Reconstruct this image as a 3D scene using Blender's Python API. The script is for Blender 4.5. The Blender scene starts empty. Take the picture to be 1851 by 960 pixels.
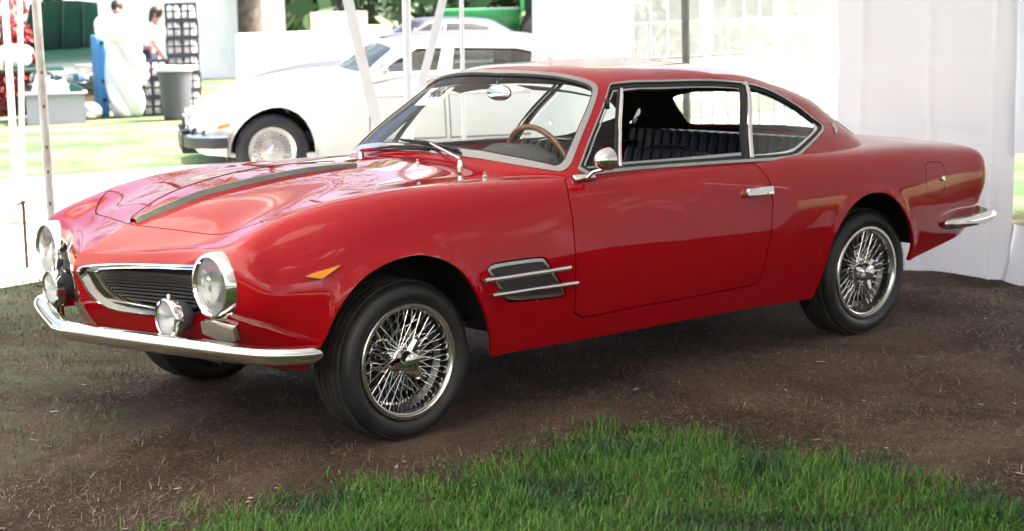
import bpy, bmesh, math, random
import numpy as np
from mathutils import Vector, Matrix, Euler
from mathutils.geometry import delaunay_2d_cdt
random.seed(7); rng = np.random.default_rng(7)
S = bpy.context.scene
# ---------------------------------------------------------------- camera, sky, sun, exposure
CAM_P = np.array([-3.4778, -5.5433, 1.5589]); CAM_YAW, CAM_PITCH, CAM_ROLL, CAM_LENS = 0.6946, -0.1573, -0.0262, 3037.4/1851*36
cam = bpy.data.cameras.new('camera'); camo = bpy.data.objects.new('camera', cam); S.collection.objects.link(camo); S.camera = camo
cy, sy, cp, sp = math.cos(CAM_YAW), math.sin(CAM_YAW), math.cos(CAM_PITCH), math.sin(CAM_PITCH)
F_ = Vector((sy*cp, cy*cp, sp)); R_ = Vector((cy, -sy, 0)); U_ = R_.cross(F_)
R2 = R_*math.cos(CAM_ROLL)+U_*math.sin(CAM_ROLL); U2 = U_*math.cos(CAM_ROLL)-R_*math.sin(CAM_ROLL)
camo.matrix_world = Matrix(((R2.x, U2.x, -F_.x, CAM_P[0]), (R2.y, U2.y, -F_.y, CAM_P[1]), (R2.z, U2.z, -F_.z, CAM_P[2]), (0, 0, 0, 1)))
cam.sensor_width = 36; cam.lens = CAM_LENS; cam.clip_start = .05; cam.clip_end = 800
cam.dof.use_dof = True; cam.dof.focus_distance = 6.1; cam.dof.aperture_fstop = 4.5
SUN_DIR = Vector((.50, -.22, .84)).normalized()
W = bpy.data.worlds.new('World'); S.world = W; W.use_nodes = True
_n = W.node_tree; _bg = _n.nodes['Background']; _sky = _n.nodes.new('ShaderNodeTexSky'); _sky.sky_type = 'NISHITA'; _sky.sun_disc = False
_sky.sun_elevation = math.asin(SUN_DIR.z); _sky.sun_rotation = math.atan2(SUN_DIR.x, SUN_DIR.y); _sky.dust_density = 8.0; _sky.air_density = .6; _sky.ozone_density = .6
_n.links.new(_sky.outputs[0], _bg.inputs[0]); _bg.inputs[1].default_value = .15
sun = bpy.data.lights.new('sun', 'SUN'); sun.energy = 4.2; sun.angle = math.radians(.53); sun.color = (1, .95, .87)
suno = bpy.data.objects.new('sun', sun); S.collection.objects.link(suno); suno.rotation_euler = SUN_DIR.to_track_quat('Z', 'Y').to_euler()
S.view_settings.view_transform = 'Standard'; S.view_settings.look = 'None'; S.view_settings.gamma = 1; S.view_settings.exposure = 2.6
S.render.engine = 'CYCLES'; S.cycles.use_denoising = True; S.cycles.max_bounces = 12; S.cycles.transparent_max_bounces = 24
S.cycles.caustics_reflective = False; S.cycles.caustics_refractive = False; S.cycles.sample_clamp_indirect = 6

# ---------------------------------------------------------------- helpers
def link(o, parent=None):
    S.collection.objects.link(o)
    if parent is not None: o.parent = parent
    return o
def tag(o, label, cat, group=None):
    o['label'] = label; o['category'] = cat
    if group: o['group'] = group
    return o
def thing(name, label, cat, loc=(0, 0, 0), rz=0, group=None):
    o = bpy.data.objects.new(name, None); o.empty_display_size = .1; link(o); o.location = loc; o.rotation_euler = (0, 0, rz)
    return tag(o, label, cat, group)
def copy_tree(o, parent=None):
    c = o.copy(); link(c)
    if parent is not None: c.parent = parent; c.matrix_parent_inverse = o.matrix_parent_inverse
    for ch in list(o.children): copy_tree(ch, c)
    return c
def mesh_obj(name, V, F, mat, parent=None, smooth=True, angle=35, normals=None, mats=None, midx=None):
    me = bpy.data.meshes.new(name); me.from_pydata([tuple(map(float, v)) for v in V], [], [tuple(map(int, f)) for f in F])
    for m in (mats or [mat]): me.materials.append(m)
    if midx is not None: me.polygons.foreach_set('material_index', midx)
    me.polygons.foreach_set('use_smooth', [bool(smooth)]*len(me.polygons))
    if normals is not None: me.normals_split_custom_set_from_vertices([tuple(map(float, n)) for n in normals])
    elif smooth and angle: me.set_sharp_from_angle(angle=math.radians(angle))
    me.update()
    return link(bpy.data.objects.new(name, me), parent)
class MB:
    """collects shapes for ONE mesh"""
    def __init__(self): self.V = []; self.F = []
    def add(self, V, F):
        n = len(self.V); self.V += [tuple(v) for v in V]; self.F += [tuple(i+n for i in f) for f in F]; return self
    def box(self, c, s, rz=0, M=None, bev=0.0, taper=(1, 1)):
        bm = bmesh.new(); bmesh.ops.create_cube(bm, size=1)
        for v in bm.verts:
            k = (taper if v.co.z > 0 else (1, 1)); v.co = Vector((v.co.x*s[0]*k[0], v.co.y*s[1]*k[1], v.co.z*s[2]))
        if bev: bmesh.ops.bevel(bm, geom=list(bm.edges), offset=bev, segments=2, affect='EDGES', profile=.5)
        T = Matrix.Translation(c) @ Matrix.Rotation(rz, 4, 'Z')
        if M is not None: T = T @ M
        bm.verts.ensure_lookup_table()
        self.add([T @ v.co for v in bm.verts], [[v.index for v in f.verts] for f in bm.faces] if not bm.verts.index_update() else [])
        bm.free(); return self
    def tube(self, path, r, n=8, closed=False):
        P = [Vector(p) for p in path]; m = len(P); rr = r if hasattr(r, '__len__') else [r]*m; V = []; nrm = None
        for i in range(m):
            a = P[(i-1) % m] if (closed or i) else P[i]; b = P[(i+1) % m] if (closed or i < m-1) else P[i]
            t = (b-a).normalized()
            if nrm is None:
                nrm = t.orthogonal().normalized()
            nrm = (nrm - t*nrm.dot(t)).normalized(); bn = t.cross(nrm)
            for k in range(n):
                a_ = 2*math.pi*k/n; V.append(P[i]+(nrm*math.cos(a_)+bn*math.sin(a_))*rr[i])
        F = []
        for i in range(m if closed else m-1):
            j = (i+1) % m
            for k in range(n): F.append((i*n+k, i*n+(k+1) % n, j*n+(k+1) % n, j*n+k))
        if not closed: F.append(tuple(range(n))[::-1]); F.append(tuple((m-1)*n+k for k in range(n)))
        return self.add(V, F)
    def lathe(self, prof, n=32, M=Matrix.Identity(4), close=False):
        V = []; F = []; m = len(prof)
        for i in range(n):
            a = 2*math.pi*i/n
            for r, h in prof: V.append(M @ Vector((r*math.cos(a), r*math.sin(a), h)))
        for i in range(n):
            j = (i+1) % n
            for k in range(m if close else m-1):
                l = (k+1) % m; F.append((i*m+k, j*m+k, j*m+l, i*m+l))
        return self.add(V, F)
    def sweep(self, prof, path, outs, closed=False, scale=None):
        """prof points (out, up) carried along path; outs = outward horizontal directions"""
        V = []; F = []; m = len(prof); n = len(path)
        for i in range(n):
            k = scale[i] if scale else 1
            o = Vector(outs[i]); p = Vector(path[i])
            for a, b in prof: V.append(p+o*a*k+Vector((0, 0, 1))*b*k)
        for i in range(n-1):
            for k in range(m): F.append((i*m+k, i*m+(k+1) % m, (i+1)*m+(k+1) % m, (i+1)*m+k))
        F.append(tuple(range(m))[::-1]); F.append(tuple((n-1)*m+k for k in range(m)))
        return self.add(V, F)
    def ball(self, c, r, sx=1, sy=1, sz=1, n=16, m=10):
        c = Vector(c)
        prof = [(max(1e-4, math.sin(math.pi*k/m)), -math.cos(math.pi*k/m)) for k in range(m+1)]
        return self.lathe(prof, n, Matrix.Translation(c) @ Matrix.Diagonal((r*sx, r*sy, r*sz, 1)))
    def quad(self, a, b, c, d): return self.add([a, b, c, d], [(0, 1, 2, 3)])
    def build(self, name, mat, parent=None, smooth=True, angle=35, recalc=True):
        o = mesh_obj(name, self.V, self.F, mat, parent, False)
        if recalc:
            bm = bmesh.new(); bm.from_mesh(o.data); bmesh.ops.recalc_face_normals(bm, faces=bm.faces); bm.to_mesh(o.data); bm.free()
        if smooth:
            o.data.polygons.foreach_set('use_smooth', [True]*len(o.data.polygons)); o.data.set_sharp_from_angle(angle=math.radians(angle))
        return o
def aim(c, z, up=(0, 0, 1)):
    """matrix at c whose local Z looks along z"""
    z = Vector(z).normalized(); u = Vector(up); x = u.cross(z)
    if x.length < 1e-4: x = Vector((1, 0, 0))
    x.normalize(); y = z.cross(x)
    return Matrix(((x.x, y.x, z.x, c[0]), (x.y, y.y, z.y, c[1]), (x.z, y.z, z.z, c[2]), (0, 0, 0, 1)))

# ---------------------------------------------------------------- materials
def mat(name, col, rough=.5, metal=0, coat=0, spec=.5, noise=None, bump=None, **kw):
    m = bpy.data.materials.new(name); m.use_nodes = True; nt = m.node_tree; b = nt.nodes['Principled BSDF']
    b.inputs['Base Color'].default_value = (*col, 1); b.inputs['Roughness'].default_value = rough; b.inputs['Metallic'].default_value = metal
    b.inputs['Coat Weight'].default_value = coat; b.inputs['Coat Roughness'].default_value = kw.get('coat_rough', .02); b.inputs['Specular IOR Level'].default_value = spec
    if 'alpha' in kw: b.inputs['Alpha'].default_value = kw['alpha']
    if noise or bump:
        tc = nt.nodes.new('ShaderNodeTexCoord'); nz = nt.nodes.new('ShaderNodeTexNoise'); nz.inputs['Scale'].default_value = (noise or bump)[0]; nz.inputs['Detail'].default_value = 6
        nt.links.new(tc.outputs['Object'], nz.inputs['Vector'])
    if noise:
        r = nt.nodes.new('ShaderNodeValToRGB'); nt.links.new(nz.outputs['Fac'], r.inputs['Fac']); nt.links.new(r.outputs['Color'], b.inputs['Base Color'])
        r.color_ramp.elements[0].color = (*noise[1], 1); r.color_ramp.elements[1].color = (*col, 1); r.color_ramp.elements[0].position = .35; r.color_ramp.elements[1].position = .62
    if bump:
        bp = nt.nodes.new('ShaderNodeBump'); bp.inputs['Strength'].default_value = bump[1]; bp.inputs['Distance'].default_value = bump[2] if len(bump) > 2 else .01
        nt.links.new(nz.outputs['Fac'], bp.inputs['Height']); nt.links.new(bp.outputs['Normal'], b.inputs['Normal'])
    return m
def glass_mat(name, tint=(.93, .96, .94), refl=1.0):
    m = bpy.data.materials.new(name); m.use_nodes = True; nt = m.node_tree; nt.nodes.clear()
    o = nt.nodes.new('ShaderNodeOutputMaterial'); mx = nt.nodes.new('ShaderNodeMixShader'); t = nt.nodes.new('ShaderNodeBsdfTransparent'); g = nt.nodes.new('ShaderNodeBsdfGlossy'); fr = nt.nodes.new('ShaderNodeLayerWeight')
    t.inputs[0].default_value = (*tint, 1); g.inputs['Roughness'].default_value = .01
    pw = nt.nodes.new('ShaderNodeMath'); pw.operation = 'POWER'; pw.inputs[1].default_value = 4.5; nt.links.new(fr.outputs['Facing'], pw.inputs[0])
    ml = nt.nodes.new('ShaderNodeMath'); ml.operation = 'MULTIPLY_ADD'; ml.inputs[1].default_value = .85*refl; ml.inputs[2].default_value = .06*refl; nt.links.new(pw.outputs[0], ml.inputs[0])
    nt.links.new(ml.outputs[0], mx.inputs[0]); nt.links.new(t.outputs[0], mx.inputs[1]); nt.links.new(g.outputs[0], mx.inputs[2]); nt.links.new(mx.outputs[0], o.inputs[0])
    return m
def vinyl_mat(name, col, trans, rough=.45, crease=.25, scale=2.2):
    """white tent vinyl: scatters light back and lets part of it through"""
    m = bpy.data.materials.new(name); m.use_nodes = True; nt = m.node_tree; nt.nodes.clear(); N = nt.nodes.new; L = nt.links.new
    o = N('ShaderNodeOutputMaterial'); mx = N('ShaderNodeMixShader'); p = N('ShaderNodeBsdfPrincipled'); t = N('ShaderNodeBsdfTranslucent')
    p.inputs['Base Color'].default_value = (*col, 1); p.inputs['Roughness'].default_value = rough; t.inputs[0].default_value = (*col, 1); mx.inputs[0].default_value = trans
    tc = N('ShaderNodeTexCoord'); mp = N('ShaderNodeMapping'); mp.inputs['Scale'].default_value = (1, 1, .55); nz = N('ShaderNodeTexNoise'); nz.inputs['Scale'].default_value = scale; nz.inputs['Detail'].default_value = 5; nz.inputs['Distortion'].default_value = .4
    bp = N('ShaderNodeBump'); bp.inputs['Strength'].default_value = crease; bp.inputs['Distance'].default_value = .12
    L(tc.outputs['Object'], mp.inputs['Vector']); L(mp.outputs[0], nz.inputs['Vector']); L(nz.outputs['Fac'], bp.inputs['Height']); L(bp.outputs[0], p.inputs['Normal']); L(bp.outputs[0], t.inputs['Normal'])
    L(p.outputs[0], mx.inputs[1]); L(t.outputs[0], mx.inputs[2]); L(mx.outputs[0], o.inputs[0])
    return m
M = {}
M['paint'] = mat('red_paint', (.33, .0008, .006), .45, 0, 1.0, .0, coat_rough=.015)
M['chrome'] = mat('chrome', (.78, .78, .76), .06, 1)
M['frame'] = mat('frame_alloy', (.46, .47, .46), .14, 1); M['satin'] = mat('satin_alloy', (.62, .62, .60), .22, 1)
M['spoke'] = mat('spoke_chrome', (.75, .75, .73), .16, 1)
M['black'] = mat('matt_black', (.008, .008, .009), .7)
M['seal'] = mat('rubber_seal', (.010, .012, .014), .45)
M['rubber'] = mat('tyre_rubber', (.009, .010, .013), .5, noise=(9, (.020, .019, .018)), bump=(60, .12, .002))
M['tread'] = mat('dusty_tread', (.045, .038, .03), .85, noise=(14, (.016, .015, .015)), bump=(60, .2, .003))
M['leather'] = mat('black_leather', (.008, .010, .020), .5, spec=.3, bump=(40, .1, .003))
M['trim'] = mat('interior_trim', (.02, .02, .022), .6)
M['dash'] = mat('dash_crackle', (.045, .05, .048), .5)
M['beige'] = mat('beige_headlining', (.30, .28, .22), .8)
M['carpet'] = mat('dark_carpet', (.02, .02, .022), .95)
M['wood'] = mat('wood_rim', (.20, .075, .025), .28, 0, .6, noise=(30, (.11, .035, .012)))
M['glass'] = glass_mat('clear_glass', (.93, .96, .94), .55); M['glass_green'] = glass_mat('quarter_glass', (.86, .95, .88), 1.3)
M['lens'] = glass_mat('lamp_glass', (.95, .97, .97), 1.2)
_nt = M['lens'].node_tree; _o = _nt.nodes['Material Output'] if 'Material Output' in _nt.nodes else [n for n in _nt.nodes if n.type == 'OUTPUT_MATERIAL'][0]; _src = _o.inputs[0].links[0].from_socket
_df = _nt.nodes.new('ShaderNodeBsdfPrincipled'); _df.inputs['Base Color'].default_value = (.34, .36, .37, 1); _df.inputs['Roughness'].default_value = .25; _tc = _nt.nodes.new('ShaderNodeTexCoord'); _wv = _nt.nodes.new('ShaderNodeTexWave'); _wv.bands_direction = 'Y'; _wv.inputs['Scale'].default_value = 38
_bp = _nt.nodes.new('ShaderNodeBump'); _bp.inputs['Strength'].default_value = .5; _bp.inputs['Distance'].default_value = .004; _nt.links.new(_tc.outputs['Object'], _wv.inputs['Vector']); _nt.links.new(_wv.outputs['Fac'], _bp.inputs['Height']); _nt.links.new(_bp.outputs[0], _df.inputs['Normal'])
_mx = _nt.nodes.new('ShaderNodeMixShader'); _mx.inputs[0].default_value = .34; _nt.links.new(_src, _mx.inputs[1]); _nt.links.new(_df.outputs[0], _mx.inputs[2]); _nt.links.new(_mx.outputs[0], _o.inputs[0])
M['plastic'] = vinyl_mat('hazy_clear_vinyl', (.85, .87, .88), .6, .1, .05); _nt = M['plastic'].node_tree; _o = _nt.nodes['Material Output']; _mx = _nt.nodes.new('ShaderNodeMixShader'); _tr = _nt.nodes.new('ShaderNodeBsdfTransparent'); _src = _o.inputs[0].links[0].from_socket; _mx.inputs[0].default_value = .55; _nt.links.new(_src, _mx.inputs[1]); _nt.links.new(_tr.outputs[0], _mx.inputs[2]); _nt.links.new(_mx.outputs[0], _o.inputs[0])
M['reflector'] = mat('lamp_reflector', (.60, .62, .65), .2, 1, bump=(70, .25, .01))
M['amber'] = mat('amber_lens', (.95, .26, .004), .3, 0, .15); M['slat'] = mat('dark_slat', (.05, .05, .055), .35, .5); M['band'] = mat('grille_band', (.20, .20, .20), .16, 1); M['strip'] = mat('bonnet_strip', (.24, .26, .23), .25, 1); M['barrel'] = mat('rim_barrel', (.12, .12, .12), .3, 1); M['tinted'] = glass_mat('tinted_glass', (.30, .36, .36), 1.2)
M['marker'] = mat('clear_marker', (.55, .53, .48), .22, .55, .6, bump=(160, .3, .004))
M['mesh'] = mat('vent_mesh', (.055, .045, .05), .6, .4, bump=(400, .5, .003))
M['paper'] = mat('white_paper', (.82, .82, .80), .7); M['ink'] = mat('black_ink', (.015, .015, .018), .6)
M['vinyl'] = vinyl_mat('tent_vinyl', (.74, .78, .84), .17, crease=.22, scale=1.3); M['roofvinyl'] = vinyl_mat('canopy_vinyl', (.80, .77, .71), .36, crease=.1, scale=.8)
M['drape'] = vinyl_mat('drape_vinyl', (.78, .79, .83), .22, crease=.15)
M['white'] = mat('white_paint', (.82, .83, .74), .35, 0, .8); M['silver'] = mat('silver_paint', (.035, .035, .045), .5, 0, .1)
M['polepaint'] = mat('worn_pole', (.55, .55, .54), .5, noise=(9, (.40, .37, .33))); M['poledark'] = mat('weathered_pole', (.20, .19, .175), .6, .3, noise=(5, (.12, .11, .10)))
M['polewhite'] = mat('white_pole', (.8, .8, .8), .45); M['rope'] = mat('white_strap', (.82, .82, .82), .8); M['rust'] = mat('rusty_iron', (.10, .055, .03), .85)
M['greenblack'] = mat('dark_green_body', (.001, .014, .010), .35, 0, .4); M['darkgreen'] = mat('green_car_paint', (.003, .045, .032), .3, 0, .5); M['greyplastic'] = mat('grey_plastic', (.30, .31, .36), .5); M['bin'] = mat('dark_grey_plastic', (.075, .08, .095), .5)
M['crate'] = mat('black_crate_plastic', (.014, .017, .028), .5); M['wrap'] = mat('white_wrap', (.82, .82, .82), .55, bump=(6, .6, .08)); M['blue'] = mat('blue_panel', (.06, .26, .55), .5)
M['brick'] = mat('reddish_boards', (.32, .12, .06), .8); M['tan'] = mat('tan_board', (.55, .42, .32), .8); M['skin'] = mat('skin', (.42, .22, .15), .55); M['hair'] = mat('dark_hair', (.02, .015, .012), .6)
M['shirtgrey'] = mat('white_shirt', (.75, .75, .78), .8); M['navy'] = mat('navy_cloth', (.02, .025, .055), .85); M['redcloth'] = mat('red_cloth', (.45, .03, .04), .85)
M['tractor'] = mat('tractor_green', (.03, .30, .06), .35, 0, .5); M['yellow'] = mat('tractor_yellow', (.75, .50, .04), .4); M['glassdark'] = mat('dark_window', (.02, .035, .035), .06, 0, 0, .8)
M['bark'] = mat('bark', (.11, .085, .065), .9, noise=(5, (.05, .04, .032)), bump=(8, .8, .05))

# ---------------------------------------------------------------- car surfaces

def spline_basis(knots, x, order=0):
    """values (or 1st derivatives) at x of the C2 cardinal cubic splines on the knots (natural ends)"""
    k = np.asarray(knots, float); n = len(k); h = np.diff(k)
    A = np.zeros((n, n)); B = np.zeros((n, n)); A[0, 0] = A[-1, -1] = 1
    for i in range(1, n - 1):
        A[i, i-1] = h[i-1]; A[i, i] = 2*(h[i-1]+h[i]); A[i, i+1] = h[i]
        B[i, i-1] = 6/h[i-1]; B[i, i] = -6/h[i-1]-6/h[i]; B[i, i+1] = 6/h[i]
    M = np.linalg.solve(A, B)
    x = np.clip(np.asarray(x, float), k[0], k[-1]); i = np.clip(np.searchsorted(k, x, side='right')-1, 0, n-2)
    hh = h[i]; a = (k[i+1]-x)/hh; b = 1-a; r = np.arange(len(x)); out = np.zeros((len(x), n))
    if order == 0:
        out[r, i] += a; out[r, i+1] += b
        out += ((a**3-a)*hh**2/6)[:, None]*M[i] + ((b**3-b)*hh**2/6)[:, None]*M[i+1]
    else:
        out[r, i] -= 1/hh; out[r, i+1] += 1/hh
        out += ((-(3*a*a)+1)*hh/6)[:, None]*M[i] + ((3*b*b-1)*hh/6)[:, None]*M[i+1]
    return out

class Loft:
    """surface through a grid of control points P[station, rib]; side = -1 near (left) flank, +1 far flank"""
    def __init__(self, s, t, P): self.s = np.array(s, float); self.t = np.array(t, float); self.P = np.array(P, float)
    def raw(self, s, t): return np.einsum('ni,nj,ijk->nk', spline_basis(self.s, s), spline_basis(self.t, t), self.P)
    def bump(self, P): return 0*P
    def pos(self, st, side=-1):
        st = np.atleast_2d(st); P = self.raw(st[:, 0], st[:, 1]); P = P + self.bump(P)
        P[:, 1] = np.maximum(P[:, 1], 0)*side
        return P
    def nor(self, st, side=-1):
        st = np.atleast_2d(st); e = 1e-3
        def f(q): P = self.raw(q[:, 0], q[:, 1]); P = P + self.bump(P); return P
        q = lambda ds, dt: np.stack([np.clip(st[:, 0]+ds, self.s[0], self.s[-1]), np.clip(st[:, 1]+dt, self.t[0], self.t[-1])], 1)
        ds = f(q(e, 0))-f(q(-e, 0)); dt = f(q(0, e))-f(q(0, -e))
        n = np.cross(ds, dt); l = np.linalg.norm(n, axis=1, keepdims=True); n = n/np.maximum(l, 1e-12)
        n[:, 1] *= side; return -n


# every station: (x, half width, z) from the sill (0) over the crown (5) to the centre line (8)
BODY_S = [-1.15, -.98, -.82, -.70, -.55, -.35, 0, .4, .8, 1.3, 1.9, 2.3, 2.6, 3.0, 3.35, 3.56, 3.72, 3.95]
BODY_T = [0, .12, .24, .36, .525, .60, .76, 1.0, 1.28]
BODY = [
 [(-.79,0,.40),(-.84,0,.47),(-.872,0,.54),(-.885,0,.61),(-.890,0,.66),(-.875,0,.695),(-.868,0,.70),(-.86,0,.704),(-.85,0,.71)],
 [(-.72,.24,.385),(-.755,.245,.46),(-.783,.25,.535),(-.793,.25,.61),(-.795,.25,.665),(-.780,.25,.703),(-.77,.19,.715),(-.755,.1,.73),(-.745,0,.755)],
 [(-.64,.48,.365),(-.67,.49,.45),(-.690,.50,.53),(-.697,.50,.61),(-.697,.50,.67),(-.68,.50,.718),(-.66,.40,.738),(-.645,.2,.765),(-.64,0,.797)],
 [(-.56,.655,.345),(-.60,.675,.43),(-.655,.718,.53),(-.672,.730,.61),(-.675,.720,.69),(-.655,.668,.748),(-.60,.52,.765),(-.56,.28,.803),(-.54,0,.832)],
 [(-.46,.745,.33),(-.49,.78,.42),(-.525,.802,.53),(-.545,.80,.63),(-.56,.752,.752),(-.55,.690,.800),(-.50,.53,.808),(-.45,.28,.845),(-.42,0,.866)],
 [(-.35,.78,.32),(-.35,.815,.42),(-.35,.83,.53),(-.35,.820,.65),(-.35,.764,.795),(-.35,.705,.852),(-.33,.55,.857),(-.30,.28,.878),(-.28,0,.892)],
 [(0,.80,.27),(0,.835,.40),(0,.85,.54),(0,.838,.68),(0,.785,.832),(0,.725,.891),(0,.56,.891),(0,.28,.908),(0,0,.922)],
 [(.4,.79,.25),(.4,.83,.38),(.4,.85,.52),(.4,.844,.66),(.4,.800,.822),(.4,.742,.887),(.4,.56,.897),(.4,.28,.915),(.4,0,.930)],
 [(.8,.785,.243),(.8,.825,.37),(.8,.848,.51),(.8,.848,.65),(.8,.820,.795),(.8,.765,.873),(.77,.58,.892),(.73,.3,.915),(.7,0,.929)],
 [(1.3,.785,.238),(1.3,.825,.365),(1.3,.848,.505),(1.3,.85,.645),(1.3,.83,.775),(1.3,.775,.866),(1.3,.58,.87),(1.3,.3,.87),(1.3,0,.87)],
 [(1.9,.785,.230),(1.9,.825,.36),(1.9,.848,.50),(1.9,.852,.64),(1.9,.83,.77),(1.9,.77,.860),(1.9,.58,.87),(1.9,.3,.87),(1.9,0,.87)],
 [(2.3,.785,.226),(2.3,.825,.36),(2.3,.85,.50),(2.3,.858,.64),(2.3,.832,.785),(2.3,.768,.851),(2.3,.58,.865),(2.3,.3,.87),(2.3,0,.87)],
 [(2.6,.785,.26),(2.6,.825,.38),(2.6,.852,.51),(2.6,.858,.635),(2.6,.830,.777),(2.6,.765,.840),(2.6,.57,.855),(2.6,.3,.868),(2.6,0,.872)],
 [(3.0,.76,.315),(3.0,.80,.42),(3.0,.83,.52),(3.0,.84,.63),(3.0,.82,.763),(3.0,.755,.826),(3.0,.55,.848),(3.0,.28,.864),(3.0,0,.868)],
 [(3.35,.705,.352),(3.36,.755,.44),(3.36,.785,.535),(3.37,.80,.62),(3.365,.790,.742),(3.34,.724,.800),(3.32,.52,.822),(3.3,.27,.838),(3.3,0,.844)],
 [(3.49,.64,.375),(3.52,.68,.455),(3.535,.71,.54),(3.56,.728,.63),(3.565,.718,.728),(3.525,.655,.785),(3.49,.47,.806),(3.46,.25,.818),(3.46,0,.823)],
 [(3.57,.43,.385),(3.58,.445,.475),(3.625,.46,.545),(3.65,.465,.63),(3.655,.462,.722),(3.61,.43,.778),(3.58,.3,.790),(3.56,.15,.798),(3.56,0,.802)],
 [(3.60,0,.385),(3.62,0,.475),(3.665,0,.545),(3.69,0,.63),(3.69,0,.720),(3.65,0,.776),(3.64,0,.782),(3.63,0,.786),(3.62,0,.79)],
]
CABIN_S = [-.75, -.35, 0, .25, .75, 1.25, 1.6, 1.95, 2.3, 2.65]
CABIN_T = [0, .14, .28, .40, .46, .68, .95]
CABIN = [
 [(0.6,0,0.898),(.77,0,1.035),(.935,0,1.15),(1.085,0,1.243),(1.14,0,1.262),(1.25,0,1.28),(1.4,0,1.288)],
 [(0.645,0.432,0.888),(.81,.38,1.03),(.965,.34,1.142),(1.11,.30,1.236),(1.165,.29,1.257),(1.30,.2,1.278),(1.5,0,1.29)],
 [(0.8,0.747,0.862),(.925,.67,1.0),(1.055,.60,1.11),(1.175,.53,1.205),(1.235,.485,1.236),(1.40,.29,1.274),(1.6,0,1.29)],
 [(0.96,0.787,0.854),(1.07,.715,.99),(1.18,.65,1.10),(1.28,.585,1.197),(1.33,.53,1.233),(1.50,.29,1.275),(1.7,0,1.288)],
 [(1.5,0.787,0.844),(1.5,.72,.98),(1.5,.66,1.09),(1.52,.59,1.19),(1.53,.535,1.228),(1.65,.29,1.271),(1.8,0,1.284)],
 [(2,0.777,0.836),(2.0,.71,.97),(2.0,.65,1.075),(2.0,.575,1.17),(2.0,.52,1.207),(2.0,.29,1.25),(2.02,0,1.264)],
 [(2.42,0.727,0.831),(2.39,.665,.94),(2.35,.605,1.03),(2.29,.545,1.115),(2.27,.49,1.156),(2.22,.28,1.21),(2.18,0,1.23)],
 [(2.8,0.622,0.826),(2.70,.565,.925),(2.61,.525,1.0),(2.52,.48,1.075),(2.45,.435,1.118),(2.36,.26,1.175),(2.28,0,1.205)],
 [(2.95,0.352,0.84),(2.82,.32,.94),(2.70,.30,1.02),(2.58,.28,1.095),(2.51,.26,1.128),(2.42,.17,1.165),(2.34,0,1.192)],
 [(3,0,0.844),(2.86,0,.945),(2.73,0,1.025),(2.61,0,1.10),(2.53,0,1.133),(2.46,0,1.158),(2.38,0,1.182)],
]
for _q in BODY[3:16]:        # tighten the fender crest: the shoulder rib sits close under it
    _a, _b = np.array(_q[4]), np.array(_q[5]); _q[4] = tuple(_a+(_b-_a)*.34+np.array([0, .007, .005]))
# edge of the two wheel openings in side view (x, z); the lip swells out along it
ARCH_F = np.array([(-0.422, 0.327), (-0.417, 0.351), (-0.383, 0.419), (-0.351, 0.497), (-0.306, 0.562), (-0.241, 0.619), (-0.159, 0.657), (-0.06, 0.677), (0.019, 0.679), (0.085, 0.662), (0.153, 0.633), (0.209, 0.58), (0.263, 0.506), (0.312, 0.412), (0.346, 0.325), (0.379, 0.25)])
ARCH_R = np.array([(2.195, 0.223), (2.184, 0.223), (2.233, 0.317), (2.249, 0.404), (2.273, 0.488), (2.326, 0.569), (2.407, 0.637), (2.502, 0.665), (2.61, 0.66), (2.699, 0.619), (2.782, 0.544), (2.85, 0.456), (2.908, 0.369), (2.922, 0.31)])
class Body(Loft):
    def bump(self, P):
        d = np.zeros_like(P)
        for A in (ARCH_F, ARCH_R):
            k = np.where((P[:, 1] > .55) & (P[:, 2] < .82) & (P[:, 0] > A[:, 0].min()-.12) & (P[:, 0] < A[:, 0].max()+.12))[0]
            if not len(k): continue
            Q = P[k][:, [0, 2]]; best = np.full(len(k), 9.0)
            for a, b in zip(A[:-1], A[1:]):
                e = b-a; t = np.clip(((Q-a)@e)/(e@e), 0, 1); best = np.minimum(best, np.linalg.norm(Q-a-t[:, None]*e, axis=1))
            d[k, 1] += .009*np.exp(-(best/.024)**2)
        return d
LOWER = Body(BODY_S, BODY_T, BODY)
UPPER = Loft(CABIN_S, CABIN_T, CABIN)

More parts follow.
